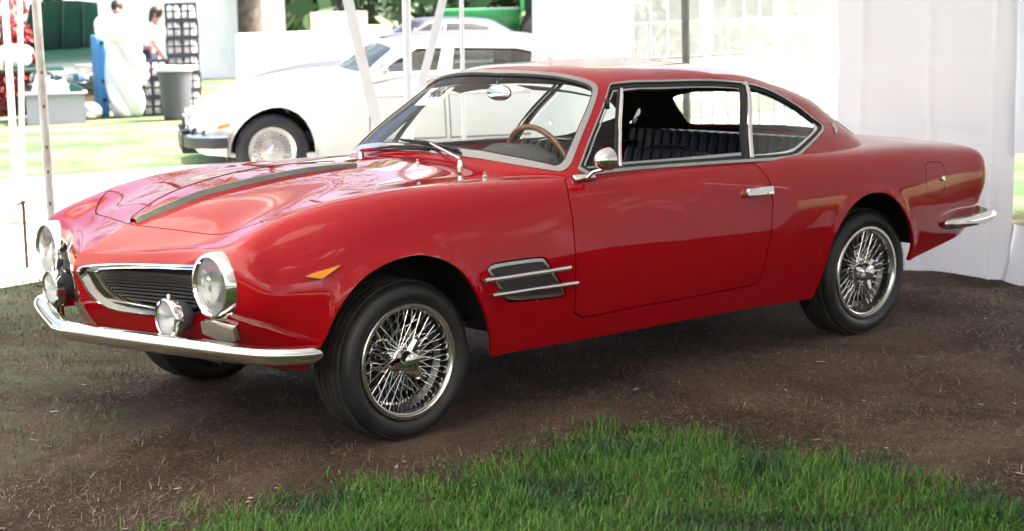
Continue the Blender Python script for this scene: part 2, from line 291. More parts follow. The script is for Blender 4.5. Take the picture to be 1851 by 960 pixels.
# outlines of the openings and mouldings, as (station, rib) on the car surfaces
LN = {
 'door': [(0.762, 0.565), (0.751, 0.511), (0.749, 0.45), (0.746, 0.384), (0.746, 0.276), (0.752, 0.183), (0.762, 0.09), (0.945, 0.091), (1.125, 0.096), (1.345, 0.094), (1.573, 0.097), (1.759, 0.1), (1.812, 0.106), (1.823, 0.139), (1.839, 0.21), (1.859, 0.295), (1.87, 0.37), (1.875, 0.436), (1.874, 0.49), (1.852, 0.541), (1.815, 0.579)],
 'arch_front': [(-0.468, 0.036), (-0.397, 0.119), (-0.355, 0.206), (-0.307, 0.273), (-0.241, 0.323), (-0.159, 0.35), (-0.061, 0.36), (0.017, 0.36), (0.083, 0.346), (0.15, 0.323), (0.208, 0.281), (0.259, 0.221), (0.31, 0.145), (0.343, 0.07), (0.371, 0.0)],
 'arch_rear': [(2.174, 0.0), (2.223, 0.086), (2.239, 0.161), (2.263, 0.232), (2.316, 0.301), (2.397, 0.36), (2.498, 0.386), (2.606, 0.383), (2.689, 0.347), (2.772, 0.273), (2.844, 0.177), (2.901, 0.075), (2.913, 0.009)],
 'vent': [(0.302, 0.309), (0.445, 0.318), (0.58, 0.318), (0.596, 0.312), (0.648, 0.254), (0.7, 0.195), (0.699, 0.177), (0.556, 0.18), (0.419, 0.187), (0.39, 0.203), (0.344, 0.258)],
 'bar1': [(0.283, 0.263), (0.496, 0.271), (0.706, 0.274)],
 'bar2': [(0.32, 0.215), (0.525, 0.221), (0.745, 0.22)],
 'flap': [(2.946, 0.468), (3.02, 0.471), (3.093, 0.464), (3.105, 0.415), (3.098, 0.345), (3.04, 0.33), (2.978, 0.331), (2.93, 0.358), (2.93, 0.41)],
 'bonnet': [(-0.851, 1.239), (-0.784, 1.02), (-0.7, 0.848), (-0.658, 0.807), (-0.587, 0.76), (-0.479, 0.687), (-0.414, 0.656), (-0.272, 0.618), (-0.108, 0.605), (0.077, 0.616), (0.207, 0.628), (0.273, 0.648), (0.299, 0.668), (0.333, 0.72), (0.35, 0.943), (0.319, 1.075), (0.299, 1.191)],
 'step': [(-0.829, 1.248), (-0.649, 1.216), (-0.408, 1.19), (-0.163, 1.173), (0.059, 1.176), (0.279, 1.21)],
 'grille': [(-1.135, 0.502), (-1.121, 0.528), (-1.024, 0.553), (-0.922, 0.561), (-0.822, 0.557), (-0.792, 0.55), (-0.759, 0.478), (-0.767, 0.309), (-0.801, 0.239), (-0.858, 0.207), (-0.93, 0.189), (-0.98, 0.187), (-1.066, 0.196), (-1.094, 0.233), (-1.122, 0.294), (-1.136, 0.398)],
 'grille_in': [(-1.095, 0.501), (-1.022, 0.53), (-0.92, 0.546), (-0.82, 0.543), (-0.79, 0.535), (-0.769, 0.481), (-0.776, 0.32), (-0.808, 0.264), (-0.856, 0.24), (-0.924, 0.231), (-0.991, 0.236), (-1.044, 0.26), (-1.079, 0.327)],
 'indicator': [(-0.797, 0.206), (-0.773, 0.214), (-0.711, 0.205), (-0.715, 0.148), (-0.75, 0.126), (-0.801, 0.146)],
 'amber': [(-0.447, 0.373), (-0.411, 0.378), (-0.309, 0.382), (-0.306, 0.378), (-0.385, 0.352), (-0.442, 0.368)],
 'shield': [(-0.002, 0.027), (0.02, 0.123), (0.028, 0.246), (0.025, 0.357), (0.002, 0.394), (-0.061, 0.418), (-0.23, 0.434), (-0.425, 0.428), (-0.653, 0.433)],
 'shield_in': [(-0.039, 0.04), (-0.018, 0.127), (-0.01, 0.249), (-0.009, 0.355), (-0.031, 0.38), (-0.085, 0.398), (-0.243, 0.408), (-0.417, 0.403), (-0.608, 0.401)],
 'dlo': [(0.046, 0.019), (0.07, 0.107), (0.086, 0.227), (0.088, 0.328), (0.088, 0.396), (0.105, 0.415), (0.416, 0.426), (0.939, 0.418), (1.231, 0.402), (1.365, 0.394), (1.48, 0.369), (1.579, 0.317), (1.624, 0.246), (1.66, 0.187), (1.651, 0.155), (1.592, 0.12), (1.427, 0.039), (1.356, 0.014), (1.233, 0.012), (1.053, 0.017), (0.684, 0.025), (0.36, 0.029)],
 'bpost': [(1.057, 0.023), (1.142, 0.208), (1.249, 0.4)],
 'vpost': [(0.343, 0.034), (0.307, 0.181), (0.2, 0.375)],
 'handle': [(1.699, 0.458), (1.876, 0.452)],
 'mirror': [(0.887, 0.594)],
}

# ---------------------------------------------------------------- panels cut out of the car surfaces
def in_poly(P, poly):
    x, y = P[:, 0], P[:, 1]; q = np.array(poly); r = np.zeros(len(P), bool); j = len(q)-1
    for i in range(len(q)):
        c = (q[i, 1] > y) != (q[j, 1] > y)
        with np.errstate(divide='ignore', invalid='ignore'):
            r ^= c & (x < (q[j, 0]-q[i, 0])*(y-q[i, 1])/(q[j, 1]-q[i, 1]+1e-30)+q[i, 0])
        j = i
    return r
def chaikin(P, k=2, closed=True):
    P = [np.array(p, float) for p in P]
    for _ in range(k):
        n = len(P); Q = [] if closed else [P[0]]
        for i in range(n if closed else n-1):
            a, b = P[i], P[(i+1) % n]; Q += [a*.75+b*.25, a*.25+b*.75]
        P = Q if closed else Q+[P[-1]]
    return np.array(P)
def offset_poly(P, d):
    """grow (d > 0) or shrink a closed polygon"""
    P = np.array(P, float); a = np.roll(P, 1, 0); b = np.roll(P, -1, 0)
    area = .5*np.sum(P[:, 0]*b[:, 1]-b[:, 0]*P[:, 1]); sg = 1 if area > 0 else -1
    def nrm(e): n = np.stack([e[:, 1], -e[:, 0]], 1); return n/np.maximum(np.linalg.norm(n, axis=1, keepdims=True), 1e-9)
    n1, n2 = nrm(P-a), nrm(b-P); n = n1+n2; l = np.linalg.norm(n, axis=1, keepdims=True); n = n/np.maximum(l, 1e-6)
    k = 1/np.maximum(np.sum(n*n1, 1, keepdims=True), .5)
    return P+sg*n*k*d
def dense(P, h, closed=True):
    P = np.array(P, float); out = []
    for i in range(len(P) if closed else len(P)-1):
        a, b = P[i], P[(i+1) % len(P)]; m = max(1, int(math.ceil(np.linalg.norm(b-a)/h)))
        for k in range(m): out.append(a+(b-a)*k/m)
    if not closed: out.append(P[-1])
    return np.array(out)
def flat_panel(loft, outer=None, cuts=(), h=.03):
    s0, s1, t0, t1 = loft.s[0], loft.s[-1], loft.t[0], loft.t[-1]
    rect = [(s0, t0), (s1, t0), (s1, t1), (s0, t1)]
    lo = np.array([s0, t0]); hi = np.array([s1, t1])
    rings = [dense(np.clip(outer, lo, hi), h)] if outer is not None else [dense(rect, h)]
    rings += [dense(np.clip(c, lo, hi), h) for c in cuts]
    a, b = rings[0].min(0), rings[0].max(0)
    gx = np.arange(a[0]+h*.5, b[0], h); gy = np.arange(a[1]+h*.5, b[1], h); G = np.stack(np.meshgrid(gx, gy, indexing='ij'), -1).reshape(-1, 2)
    ok = in_poly(G, rings[0])
    for r in rings[1:]: ok &= ~in_poly(G, r)
    allr = np.concatenate(rings); G = G[ok]
    keep = np.ones(len(G), bool)
    for i in range(0, len(G), 2000):
        d = np.abs(G[i:i+2000, None]-allr[None]).max(2).min(1); keep[i:i+2000] = d > h*.3
    G = G[keep]
    pts = [tuple(p) for p in allr]+[tuple(p) for p in G]; ed = []; k = 0
    for r in rings:
        n = len(r); ed += [(k+i, k+(i+1) % n) for i in range(n)]; k += n
    res = delaunay_2d_cdt([Vector(q) for q in pts], ed, [], 0, 1e-5)
    V = np.array([tuple(v) for v in res[0]]); Fc = np.array([f for f in res[2] if len(f) == 3])
    c = V[Fc].mean(1); ok = in_poly(c, rings[0])
    for r in rings[1:]: ok &= ~in_poly(c, r)
    Fc = Fc[ok]
    e1 = V[Fc[:, 1]]-V[Fc[:, 0]]; e2 = V[Fc[:, 2]]-V[Fc[:, 0]]; ar = e1[:, 0]*e2[:, 1]-e1[:, 1]*e2[:, 0]
    Fc[ar < 0] = Fc[ar < 0][:, ::-1]; Fc = Fc[np.abs(ar) > 1e-9]
    used = np.unique(Fc); mp = -np.ones(len(V), int); mp[used] = np.arange(len(used))
    return V[used], mp[Fc]
def panel(name, loft, mat_, parent, outer=None, cuts=(), h=.03, sides=(-1, 1), flange=.012, off=0.0, zoff=0.0, soft_centre=True, angle=None):
    st, Fc = flat_panel(loft, outer, cuts, h)
    ec = {}
    for f in Fc:
        for a, b in ((f[0], f[1]), (f[1], f[2]), (f[2], f[0])): ec[(a, b)] = ec.get((a, b), 0)+1
    rim = [(a, b) for (a, b) in ec if (b, a) not in ec]
    AV, AF, AN = [], [], []; base = 0
    for sd in sides:
        P = loft.pos(st, sd); N = loft.nor(st, sd)
        on = np.abs(P[:, 1]) < 1e-5
        if soft_centre:
            k = on & (st[:, 0] > loft.s[0]+.02) if soft_centre == 'keel' else on
            N[k, 1] = 0; N /= np.linalg.norm(N, axis=1, keepdims=True)
        P = P+N*off; P[:, 2] += zoff
        idx = np.arange(len(P))+base
        if sd == sides[0]: first = idx
        elif soft_centre:                                    # both flanks share the vertices on the centre line
            k = on & ((st[:, 0] > loft.s[0]+.02) if soft_centre == 'keel' else True); idx = np.where(k, first, idx)
        AV.append(P); AN.append(N); AF += [tuple(int(idx[i]) for i in (f if sd < 0 else f[::-1])) for f in Fc]
        n = len(P); base += n
        if flange:
            fv, fn = [], []
            for a, b in rim:
                if on[a] and on[b] and len(sides) == 2: continue
                if sd > 0: a, b = b, a
                pa, pb = P[a], P[b]; e = pb-pa; nn = np.cross(e, N[a]+N[b]); nn /= max(np.linalg.norm(nn), 1e-9)
                i = base+len(fv); fv += [pa, pb, pb-N[b]*flange, pa-N[a]*flange]; fn += [nn]*4; AF.append((i+1, i, i+3, i+2))
            if fv: AV.append(np.array(fv)); AN.append(np.array(fn)); base += len(fv)
    AV = np.concatenate(AV); AN = np.concatenate(AN); used = np.unique(np.concatenate([np.array(f) for f in AF])); mp = -np.ones(len(AV), int); mp[used] = np.arange(len(used))
    return mesh_obj(name, AV[used], [tuple(mp[list(f)]) for f in AF], mat_, parent, True, None, AN[used])
def on(loft, s, t, side=-1, off=0.0):
    q = np.array([[s, t]]); return Vector((loft.pos(q, side)+loft.nor(q, side)*off)[0])
def strip(name, loft, pts, width, height, mat_, parent, side=-1, off=0.0, closed=False, n=6, sub=None):
    """moulding laid along a line on the surface"""
    P = dense(np.array(pts), .02, closed)
    X = loft.pos(P, side); N = loft.nor(P, side); m = len(X); V = []; Fq = []
    prof = [(math.cos(math.pi*k/n), math.sin(math.pi*k/n)) for k in range(n+1)]
    for i in range(m):
        a = X[(i-1) % m] if (closed or i) else X[i]; b = X[(i+1) % m] if (closed or i < m-1) else X[i]
        t = b-a; t /= max(np.linalg.norm(t), 1e-9); u = np.cross(N[i], t)
        for c, s in prof: V.append(X[i]+u*c*width/2+N[i]*(s*height+off))
    k = n+1
    for i in range(m if closed else m-1):
        j = (i+1) % m
        for q in range(n): Fq.append((i*k+q, i*k+q+1, j*k+q+1, j*k+q))
    b = MB(); b.V = [tuple(v) for v in V]; b.F = Fq
    if not closed: b.F += [tuple(range(k)), tuple((m-1)*k+q for q in range(k))]
    return b.build(name, mat_, parent, angle=50)

# ---------------------------------------------------------------- ground, path, canopy, walls
def nodes(m):
    m.use_nodes = True; nt = m.node_tree; return nt, nt.nodes.new, nt.links.new
def ramp(N, L, src, stops):
    r = N('ShaderNodeValToRGB'); L(src, r.inputs['Fac']); e = r.color_ramp.elements
    while len(e) < len(stops): e.new(.5)
    for k, (p, c) in enumerate(stops): e[k].position = p; e[k].color = (*c, 1) if hasattr(c, '__len__') else (c, c, c, 1)
    return r.outputs['Color']
gm = bpy.data.materials.new('soil_and_lawn'); nt, N, L = nodes(gm); B = nt.nodes['Principled BSDF']; B.inputs['Roughness'].default_value = .95; B.inputs['Specular IOR Level'].default_value = .15
tc = N('ShaderNodeTexCoord')
def noise(scale, detail=6, rough=.6, dist=0.0):
    n = N('ShaderNodeTexNoise'); n.inputs['Scale'].default_value = scale; n.inputs['Detail'].default_value = detail; n.inputs['Roughness'].default_value = rough; n.inputs['Distortion'].default_value = dist; L(tc.outputs['Object'], n.inputs['Vector']); return n.outputs['Fac']
def mixc(f, a, b):
    m = N('ShaderNodeMix'); m.data_type = 'RGBA'; (L(f, m.inputs[0]) if not isinstance(f, float) else setattr(m.inputs[0], 'default_value', f))
    L(a, m.inputs[6]); L(b, m.inputs[7]); return m.outputs[2]
def math_(op, a, b=None):
    m = N('ShaderNodeMath'); m.operation = op; m.use_clamp = False
    for k, v in ((0, a), (1, b)):
        if v is None: continue
        if isinstance(v, (int, float)): m.inputs[k].default_value = v
        else: L(v, m.inputs[k])
    return m.outputs[0]
soil = mixc(noise(2.3, 8), ramp(N, L, noise(38, 8, .75), [(.3, (.028, .018, .013)), (.62, (.17, .102, .068))]), ramp(N, L, noise(60, 6, .7), [(.3, (.046, .034, .027)), (.68, (.235, .18, .14))]))
dry = ramp(N, L, noise(25, 8, .75), [(.3, (.10, .085, .05)), (.7, (.26, .23, .15))])
green = ramp(N, L, noise(14, 8, .7), [(.3, (.020, .070, .014)), (.7, (.10, .20, .08))])
sx = N('ShaderNodeSeparateXYZ'); L(tc.outputs['Object'], sx.inputs[0])
# lawn beyond the tent, brown soil under it, thin grass at the edge between
edge = math_('ADD', math_('MULTIPLY', math_('SUBTRACT', noise(.55, 5), .5), 4.5), sx.outputs[1])
far = ramp(N, L, math_('DIVIDE', edge, 10.0), [(.22, 0), (.36, 1)])
out_x = ramp(N, L, math_('DIVIDE', math_('ADD', math_('ABSOLUTE', sx.outputs[0]), math_('MULTIPLY', noise(.4, 4), 2.0)), 20.0), [(.30, 0), (.42, 1)])
near_y = ramp(N, L, math_('DIVIDE', math_('MULTIPLY', edge, -1.0), 12.0), [(.70, 0), (.80, 1)])
mask = math_('MAXIMUM', math_('MAXIMUM', far, out_x), near_y)
lawn = mixc(ramp(N, L, noise(.9, 6, .65), [(.44, 0), (.58, 1)]), green, dry)  # green and dry mottling stands in for dappled tree shade on the lawn
patch = math_('MULTIPLY', ramp(N, L, noise(2.1, 7, .7), [(.44, 0), (.60, 1)]), ramp(N, L, math_('ADD', math_('MULTIPLY', sx.outputs[0], -.5), math_('MULTIPLY', sx.outputs[1], .5)), [(.25, 0), (1.0, 1)]))
damp = ramp(N, L, noise(1.1, 7, .65, .8), [(.42, .45), (.60, 1.0)])
sm = N('ShaderNodeMix'); sm.data_type = 'RGBA'; sm.blend_type = 'MULTIPLY'; sm.inputs[0].default_value = 1; L(soil, sm.inputs[6]); L(damp, sm.inputs[7]); soil = sm.outputs[2]
base = mixc(patch, soil, mixc(.5, green, dry))
L(mixc(mask, base, lawn), B.inputs['Base Color'])
bp = N('ShaderNodeBump'); bp.inputs['Strength'].default_value = .9; bp.inputs['Distance'].default_value = .03; L(noise(45, 10, .75), bp.inputs['Height']); L(bp.outputs[0], B.inputs['Normal'])
def hgt(x, y):
    return .014*math.sin(x*2.3+1.1)*math.sin(y*2.9+.4)+.009*math.sin(x*6.1+y*3.7)+.006*math.sin(y*9.3-x*4.2)
xs = np.concatenate([[-150, -60, -25, -12], np.arange(-6, 6.01, .12), [12, 25, 60, 150]]); ys = np.concatenate([[-150, -60, -25, -12], np.arange(-5, 4.01, .12), [6, 10, 20, 40, 80, 150]])
V = []
for x in xs:
    for y in ys:
        k = max(0, min(1, 6-abs(x), y+5, (3.45-y)*2))
        wz = min([math.hypot((x-a)/.22, (y-b)/.22) for a, b in ((0, -.67), (2.6, -.67), (0, .67), (2.6, .67))]); k *= min(1, max(0, wz-.7))
        V.append((x, y, hgt(x, y)*k))
ny = len(ys); go = mesh_obj('ground', V, [(i*ny+j, (i+1)*ny+j, (i+1)*ny+j+1, i*ny+j+1) for i in range(len(xs)-1) for j in range(ny-1)], gm, angle=None); go['kind'] = 'structure'
pm = bpy.data.materials.new('pale_path'); nt, N, L = nodes(pm); B = nt.nodes['Principled BSDF']; B.inputs['Roughness'].default_value = .95; tc = N('ShaderNodeTexCoord')
L(ramp(N, L, noise(6, 8, .7), [(.3, (.42, .40, .34)), (.7, (.60, .58, .52))]), B.inputs['Base Color'])
px = np.linspace(-14, 60, 75); V = []
for i, x in enumerate(px):
    r = random.Random(i); V += [(x, 3.55+.10*math.sin(x*1.9)+r.uniform(-.06, .06), .008), (x, 9.35+.25*math.sin(x*.8)+r.uniform(-.15, .15), .008)]
po = mesh_obj('path', V, [(2*i, 2*i+2, 2*i+3, 2*i+1) for i in range(len(px)-1)], pm, smooth=False); po['kind'] = 'structure'
# far drive seen through the clear wall
V = [(9, 11.5, .024), (70, 14, .024), (70, 27, .024), (9, 20, .024)]; d_ = mesh_obj('road', V, [(0, 1, 2, 3)], pm, smooth=False); d_['kind'] = 'structure'

# canopy over the car: eaves at 2.5 m rising to a ridge
ct = thing('tent_canopy', 'white vinyl tent canopy stretched above the red coupe', 'tent', (-2.3, -2.9, 0))
V = []; nx_, ny_ = 40, 40; X0, X1, Y0, Y1 = -10.0, 4.38, -10.5, 3.02
for i in range(nx_+1):
    for j in range(ny_+1):
        x = X0+(X1-X0)*i/nx_; y = Y0+(Y1-Y0)*j/ny_; e = min(1, (1-abs(2*j/ny_-1))*1.05); bay = .10*abs(math.sin(math.pi*(x-X0)/4.46))
        V.append((x+2.3, y+2.9, 2.5+.55*min(1, (y-Y0)/3, (Y1-y)/3)-bay*(1-e)+.03*math.sin(i*1.3)*math.sin(j*1.1)))
mesh_obj('canopy', V, [(i*(ny_+1)+j, (i+1)*(ny_+1)+j, (i+1)*(ny_+1)+j+1, i*(ny_+1)+j+1) for i in range(nx_) for j in range(ny_)], M['roofvinyl'], ct)
V = []
for i in range(49):
    x = X0+(X1-X0)*i/48+2.3; V += [(x, Y1+2.9, 2.5), (x, Y1+2.93, 2.5-.22-.05*abs(math.sin(i*math.pi/4)))]
mesh_obj('valance', V, [(2*i, 2*i+2, 2*i+3, 2*i+1) for i in range(48)], M['vinyl'], ct)
c2 = thing('tent_canopy', 'white vinyl canopy of the next tent above the drape and clear windows', 'tent', (8.3, 4.8, 0))  # out of view, put here to keep the sun off drape and panes
V = []
for i in range(13):
    for j in range(9): V.append((-3.1+6.4*i/12, -2.0+4.0*j/8, 2.75+.5*math.sin(math.pi*j/8)+.03*math.sin(i*2.1)))
mesh_obj('canopy', V, [(i*9+j, (i+1)*9+j, (i+1)*9+j+1, i*9+j+1) for i in range(12) for j in range(8)], M['roofvinyl'], c2)
# vinyl side wall behind the tail
def wall(name, label, path, z1, matl, fold=.0, base=0.0, seams=(), parent_loc=(0, 0, 0), cat='tent wall', ruffle=.03, seed=3):
    r = random.Random(seed); t = thing(name, label, cat, parent_loc); o = Vector(parent_loc)
    P = dense(np.array(path), .016 if seams and z1 == 3.1 else .05, False); m = len(P); nz = 150 if seams and z1 == 3.1 else 36; V = []; ph = [r.uniform(0, 6) for _ in range(6)]
    for i, (x, y) in enumerate(P):
        a = P[max(i-1, 0)]; b = P[min(i+1, m-1)]; d = Vector((b[0]-a[0], b[1]-a[1], 0)).normalized(); nn = Vector((d.y, -d.x, 0)); s = s+np.linalg.norm(P[i]-P[i-1]) if i else 0.0
        for k in range(nz+1):
            z = base+(z1-base)*k/nz; low = max(0, 1-(z-base)/.45)
            w = ruffle*(math.sin(s*2.1+ph[0]+.6*z)+.5*math.sin(s*5.3+ph[1]+1.3*z)+.25*math.sin(s*11+ph[2]+2.5*z))+fold*low*low*(1+.5*math.sin(s*3.0+ph[3]))+.010*math.sin(z*9+s*1.7+ph[4])*math.sin(s*3+ph[5])+sum(.014*math.exp(-((s-q)/.022)**2) for q in seams)+(sum(.007*math.sin(s*5+q*9)*math.exp(-((z-q-.02*math.sin(s*3+q))/.022)**2) for q in (.42, .78, 1.13, 1.52, 1.9)) if nz > 36 else 0)
            V.append(Vector((x, y, z))+nn*w-o)
    ob = mesh_obj('vinyl_sheet', V, [(i*(nz+1)+k, (i+1)*(nz+1)+k, (i+1)*(nz+1)+k+1, i*(nz+1)+k+1) for i in range(m-1) for k in range(nz)], matl, t, angle=None)
    return t
wall('tent_side_wall', 'white vinyl tent wall hanging just behind the tail of the red coupe', [(4.27, .73), (4.25, .1), (4.245, -.435)], 3.1, M['vinyl'], .06, -.05, (.18, .62, 1.04), (4.25, .1, 0), seed=4)
wall('tent_wall_skirt', 'loose white vinyl skirt bunched along the soil below the gap in the wall', [(4.30, -.44), (4.17, -.62), (4.06, -.95), (4.0, -1.5), (3.98, -2.4)], .30, M['vinyl'], .14, -.05, (), (4.05, -.9, 0), 'tent skirt', .02, seed=9)
wall('tent_side_wall', 'white vinyl tent wall length next to the camera side of the gap', [(4.24, -2.9), (4.26, -6.6)], 3.1, M['vinyl'], .05, -.05, (), (4.25, -4.5, 0), seed=13)  # out of view, added so the red door mirrors a pale wall
wall('tent_side_wall', 'white vinyl tent wall length farthest behind the camera', [(4.24, -7.7), (4.26, -15.0)], 3.1, M['vinyl'], .05, -.05, (), (4.25, -11, 0), seed=14)  # also added out of view; the gap before it leaves a bright patch mirrored
wall('tent_side_wall', 'short white vinyl tent wall hanging high over the narrow grassy gap', [(4.30, -.39), (4.27, -1.4), (4.24, -2.9)], 3.1, M['vinyl'], .02, .68, (), (4.25, -1.4, 0), seed=12)
# drape and clear-paned wall of the next tent
dr = wall('tent_drape', 'white vinyl drape with eyelets hanging between the white sedan and the clear tent windows', [(5.62, 5.02), (6.05, 4.98), (6.62, 5.0)], 3.0, M['drape'], .04, .01, (.22, .55), (6.1, 5.0, 0), ruffle=.05, seed=6)
for z in (.55, 1.05, 1.55, 2.05):
    MB().lathe([(.010, 0), (.022, .004), (.022, 0)], 16, aim((5.70-6.1, 4.93-5.0, z), (0, -1, 0))).build('eyelet', M['satin'], dr)
cw = thing('window_wall', 'tent side wall with rows of clear vinyl window panes behind the coupe roof', 'tent wall', (8.1, 5.0, 0))
def bar(a, b, w, mt, name):
    a, b = Vector(a), Vector(b); c = (a+b)/2; s = (abs(b.x-a.x)+w, .02, abs(b.z-a.z)+w); MB().box(c, s).build(name, mt, cw, smooth=False)
XS = [6.66, 7.65, 8.64, 9.63]
for i in range(3):
    x0, x1 = XS[i]-8.1, XS[i+1]-8.1
    for (za, zb, nr) in ((.12, .86, 2), (1.02, 1.62, 2), (1.78, 2.3, 1)):
        for c in range(4):
            for r in range(nr):
                w_ = (x1-x0-.14)/4; h_ = (zb-za)/nr; a = x0+.07+c*w_; z = za+r*h_
                mesh_obj('pane', [(a, .012, z), (a+w_, .012, z), (a+w_, .012, z+h_), (a, .012, z+h_)], [(0, 1, 2, 3)], M['plastic'], cw, False)
        for c in range(5): bar((x0+.07+c*w_, 0, za), (x0+.07+c*w_, 0, zb), .022, M['drape'], 'mullion')
        for r in range(nr+1): bar((x0+.07, .003, za+r*h_), (x1-.07, .003, za+r*h_), .022, M['drape'], 'mullion')
    for za, zb in ((0.0, .10), (.88, 1.0), (1.64, 1.76), (2.32, 3.0)):
        mesh_obj('vinyl_band', [(x0, .008, za), (x1, .008, za), (x1, .008, zb), (x0, .008, zb)], [(0, 1, 2, 3)], M['drape'], cw, False)
    for x in (x0,): mesh_obj('vinyl_seam', [(x-.05, -.006, 0), (x+.05, -.006, 0), (x+.05, -.006, 3), (x-.05, -.006, 3)], [(0, 1, 2, 3)], M['drape'], cw, False)
# poles and straps
def pole(name, label, p0, p1, r, mt, n=12, base=True, rings=()):
    a, b = Vector(p0), Vector(p1); t = thing(name, label, 'tent pole', p0, group=None); o = a
    MB().tube([a-o, (a.lerp(b, .3))-o, b-o], r, n).build('shaft', mt, t)
    if base: MB().box((0, 0, .006), (.16, .16, .012)).build('base_plate', M['rust'], t, smooth=False)
    for h in rings: MB().lathe([(r*1.0, -.012), (r*1.12, -.010), (r*1.12, .010), (r, .012)], n, Matrix.Translation((b-a)*h)).build('hole_collar', M['rust'], t)
    return t
pole('tent_pole', 'worn white tent pole with rust spots standing at the left edge behind the red bonnet', (.60, 3.44, .0), (.60, 3.45, 2.9), .025, M['polepaint'], rings=())
wp = bpy.data.objects['tent_pole']; sp_ = MB()
for k, z in enumerate((.48, .66, .80, 1.03, 1.22)): sp_.ball((-.011+.001*k, -.021, z), .007, 1, .5, 1.6, 8, 6)
sp_.build('rust_spots', M['rust'], wp)['kind'] = 'stuff'
pole('tent_pole', 'dark weathered tent pole rising behind the roof of the red coupe', (7.00, 4.62, 0), (6.98, 4.62, 3.1), .034, M['poledark'])

# ---------------------------------------------------------------- the red coupe
car = thing('red_coupe', 'glossy red two door coupe with wire wheels parked on bare brown soil under the tent', 'car')
lamp_hole = np.array([(-.757+.044*math.cos(a), .372+.148*math.sin(a)) for a in np.linspace(0, 2*math.pi, 33)[:-1]])
T1 = LOWER.t[-1]; S1 = LOWER.s[-1]
door_l = chaikin([LN['door'][0]]+LN['door'][1:]+[(1.75, .607), (1.3, .612), (.85, .610), (.775, .602)], 1)
archF = np.array([(-.478, 0)]+[tuple(q) for q in chaikin(LN['arch_front'][:-1]+[(.36, 0)], 2, False)])
archR = chaikin([(2.195, 0)]+LN['arch_rear'][1:-1]+[(2.905, 0)], 2, False)
bon = np.array([(-.855, T1)]+[tuple(q) for q in chaikin(LN['bonnet'][:-1], 2, False)]+[(.295, T1)])
boot = np.array([(3.07, T1)]+[tuple(q) for q in chaikin([(3.07, 1.1), (3.09, .92), (3.2, .87), (3.45, .86), (3.54, .90), (3.56, 1.1)], 2, False)]+[(3.56, T1)])
cabin_cut = np.array([(.82, T1), (.82, .80), (.88, .65), (2.55, .65), (2.80, .74), (2.90, .88), (2.93, T1)])
grille_o = chaikin(LN['grille'], 2); grille_i = chaikin(LN['grille_in'], 2); vent = chaikin(LN['vent'], 2)
flap = chaikin([(2.958, .487), (3.035, .490), (3.108, .483), (3.106, .425), (3.097, .343), (3.04, .328), (2.978, .3285), (2.945, .345), (2.944, .42)], 2)
G = .0028
body = panel('body', LOWER, M['paint'], car, None,
             [offset_poly(archF, 0), archR, offset_poly(bon, 0), boot, cabin_cut, lamp_hole, grille_o, offset_poly(vent, .004), offset_poly(flap, .0016), offset_poly(door_l, G)], h=.03, flange=.016, soft_centre='keel')
bonnet = panel('bonnet', LOWER, M['paint'], car, np.clip(offset_poly(bon, -.0055), [-9, 0], [9, T1]), h=.028, flange=.02)
panel('boot_lid', LOWER, M['paint'], car, np.clip(offset_poly(boot, -.005), [-9, 0], [9, T1]), h=.03, flange=.02)
# raised rib down the middle of the bonnet, with a bright strip along its step
st_line = chaikin([(-.83, 1.2495), (-.649, 1.216), (-.408, 1.190), (-.165, 1.170), (.057, 1.175), (.285, 1.20)], 2, False)
rise = lambda s: np.interp(s, [-.84, -.82, -.7, -.3, .1, .30], [.004, .018, .022, .020, .016, .008])
rb = MB(); tr = MB(); sq = st_line
for sd in (-1, 1):
    V = []; n = 7
    for s, t in sq:
        for k in range(n):
            P = on(LOWER, s, t+(T1-t)*k/(n-1), sd); V.append(P+Vector((0, 0, rise(s))))
    rb.add(V, [(i*n+k, i*n+k+1, (i+1)*n+k+1, (i+1)*n+k) for i in range(len(sq)-1) for k in range(n-1)])
    V = []
    for s, t in sq:
        P = on(LOWER, s, t, sd); V += [P+Vector((0, sd*.004, -.003)), P+Vector((0, sd*.0015, rise(s)+.0015)), P+Vector((0, -sd*.005, rise(s)+.0025))]
    tr.add(V, [(i*3+k, i*3+k+1, i*3+4+k, i*3+3+k) for i in range(len(sq)-1) for k in (0, 1)])
rb.build('raised_rib', M['paint'], bonnet, angle=60); tr.build('bright_strip', M['strip'], bonnet, angle=25)
for sd in (-1, 1):
    d = panel('door', LOWER, M['paint'], car, offset_poly(door_l, -G), h=.03, sides=(sd,), flange=.025)
    # push-button handle
    a, b = on(LOWER, 1.712, .452, sd, .012), on(LOWER, 1.856, .449, sd, .013); hm = MB(); ax = (b-a).normalized()
    nn = Vector(LOWER.nor(np.array([[1.79, .45]]), sd)[0]); R3 = aim((0, 0, 0), nn, ax.cross(nn)*1)
    hm.add(*[(lambda q: (q.V, q.F))(MB().box((a+b)/2+nn*.012, (.150, .036, .012), M=aim((0, 0, 0), nn, nn.cross(ax)), bev=.006))][0])
    for e in (.006, .135): hm.box(a+ax*e, (.030, .040, .030), M=aim((0, 0, 0), nn, nn.cross(ax)), bev=.008)
    hd = hm.build('door_handle', M['chrome'], d)
    # inner door card
    panel('door_card', LOWER, M['trim'], d, offset_poly(door_l, -.004), h=.06, sides=(sd,), flange=0, off=-.024)
# fuel flap, left flank only is in view; the far flank keeps plain skin behind its opening
for sd in (-1, 1):
    fl = panel('fuel_flap', LOWER, M['paint'], car, offset_poly(flap, -.0016), h=.02, sides=(sd,), flange=.01)
    if sd < 0: MB().lathe([(.001, .012), (.011, .011), (.013, .006), (.013, 0)], 16, aim(on(LOWER, 3.082, .41, sd), LOWER.nor(np.array([[3.08, .41]]), sd)[0])).build('lock', M['chrome'], fl)
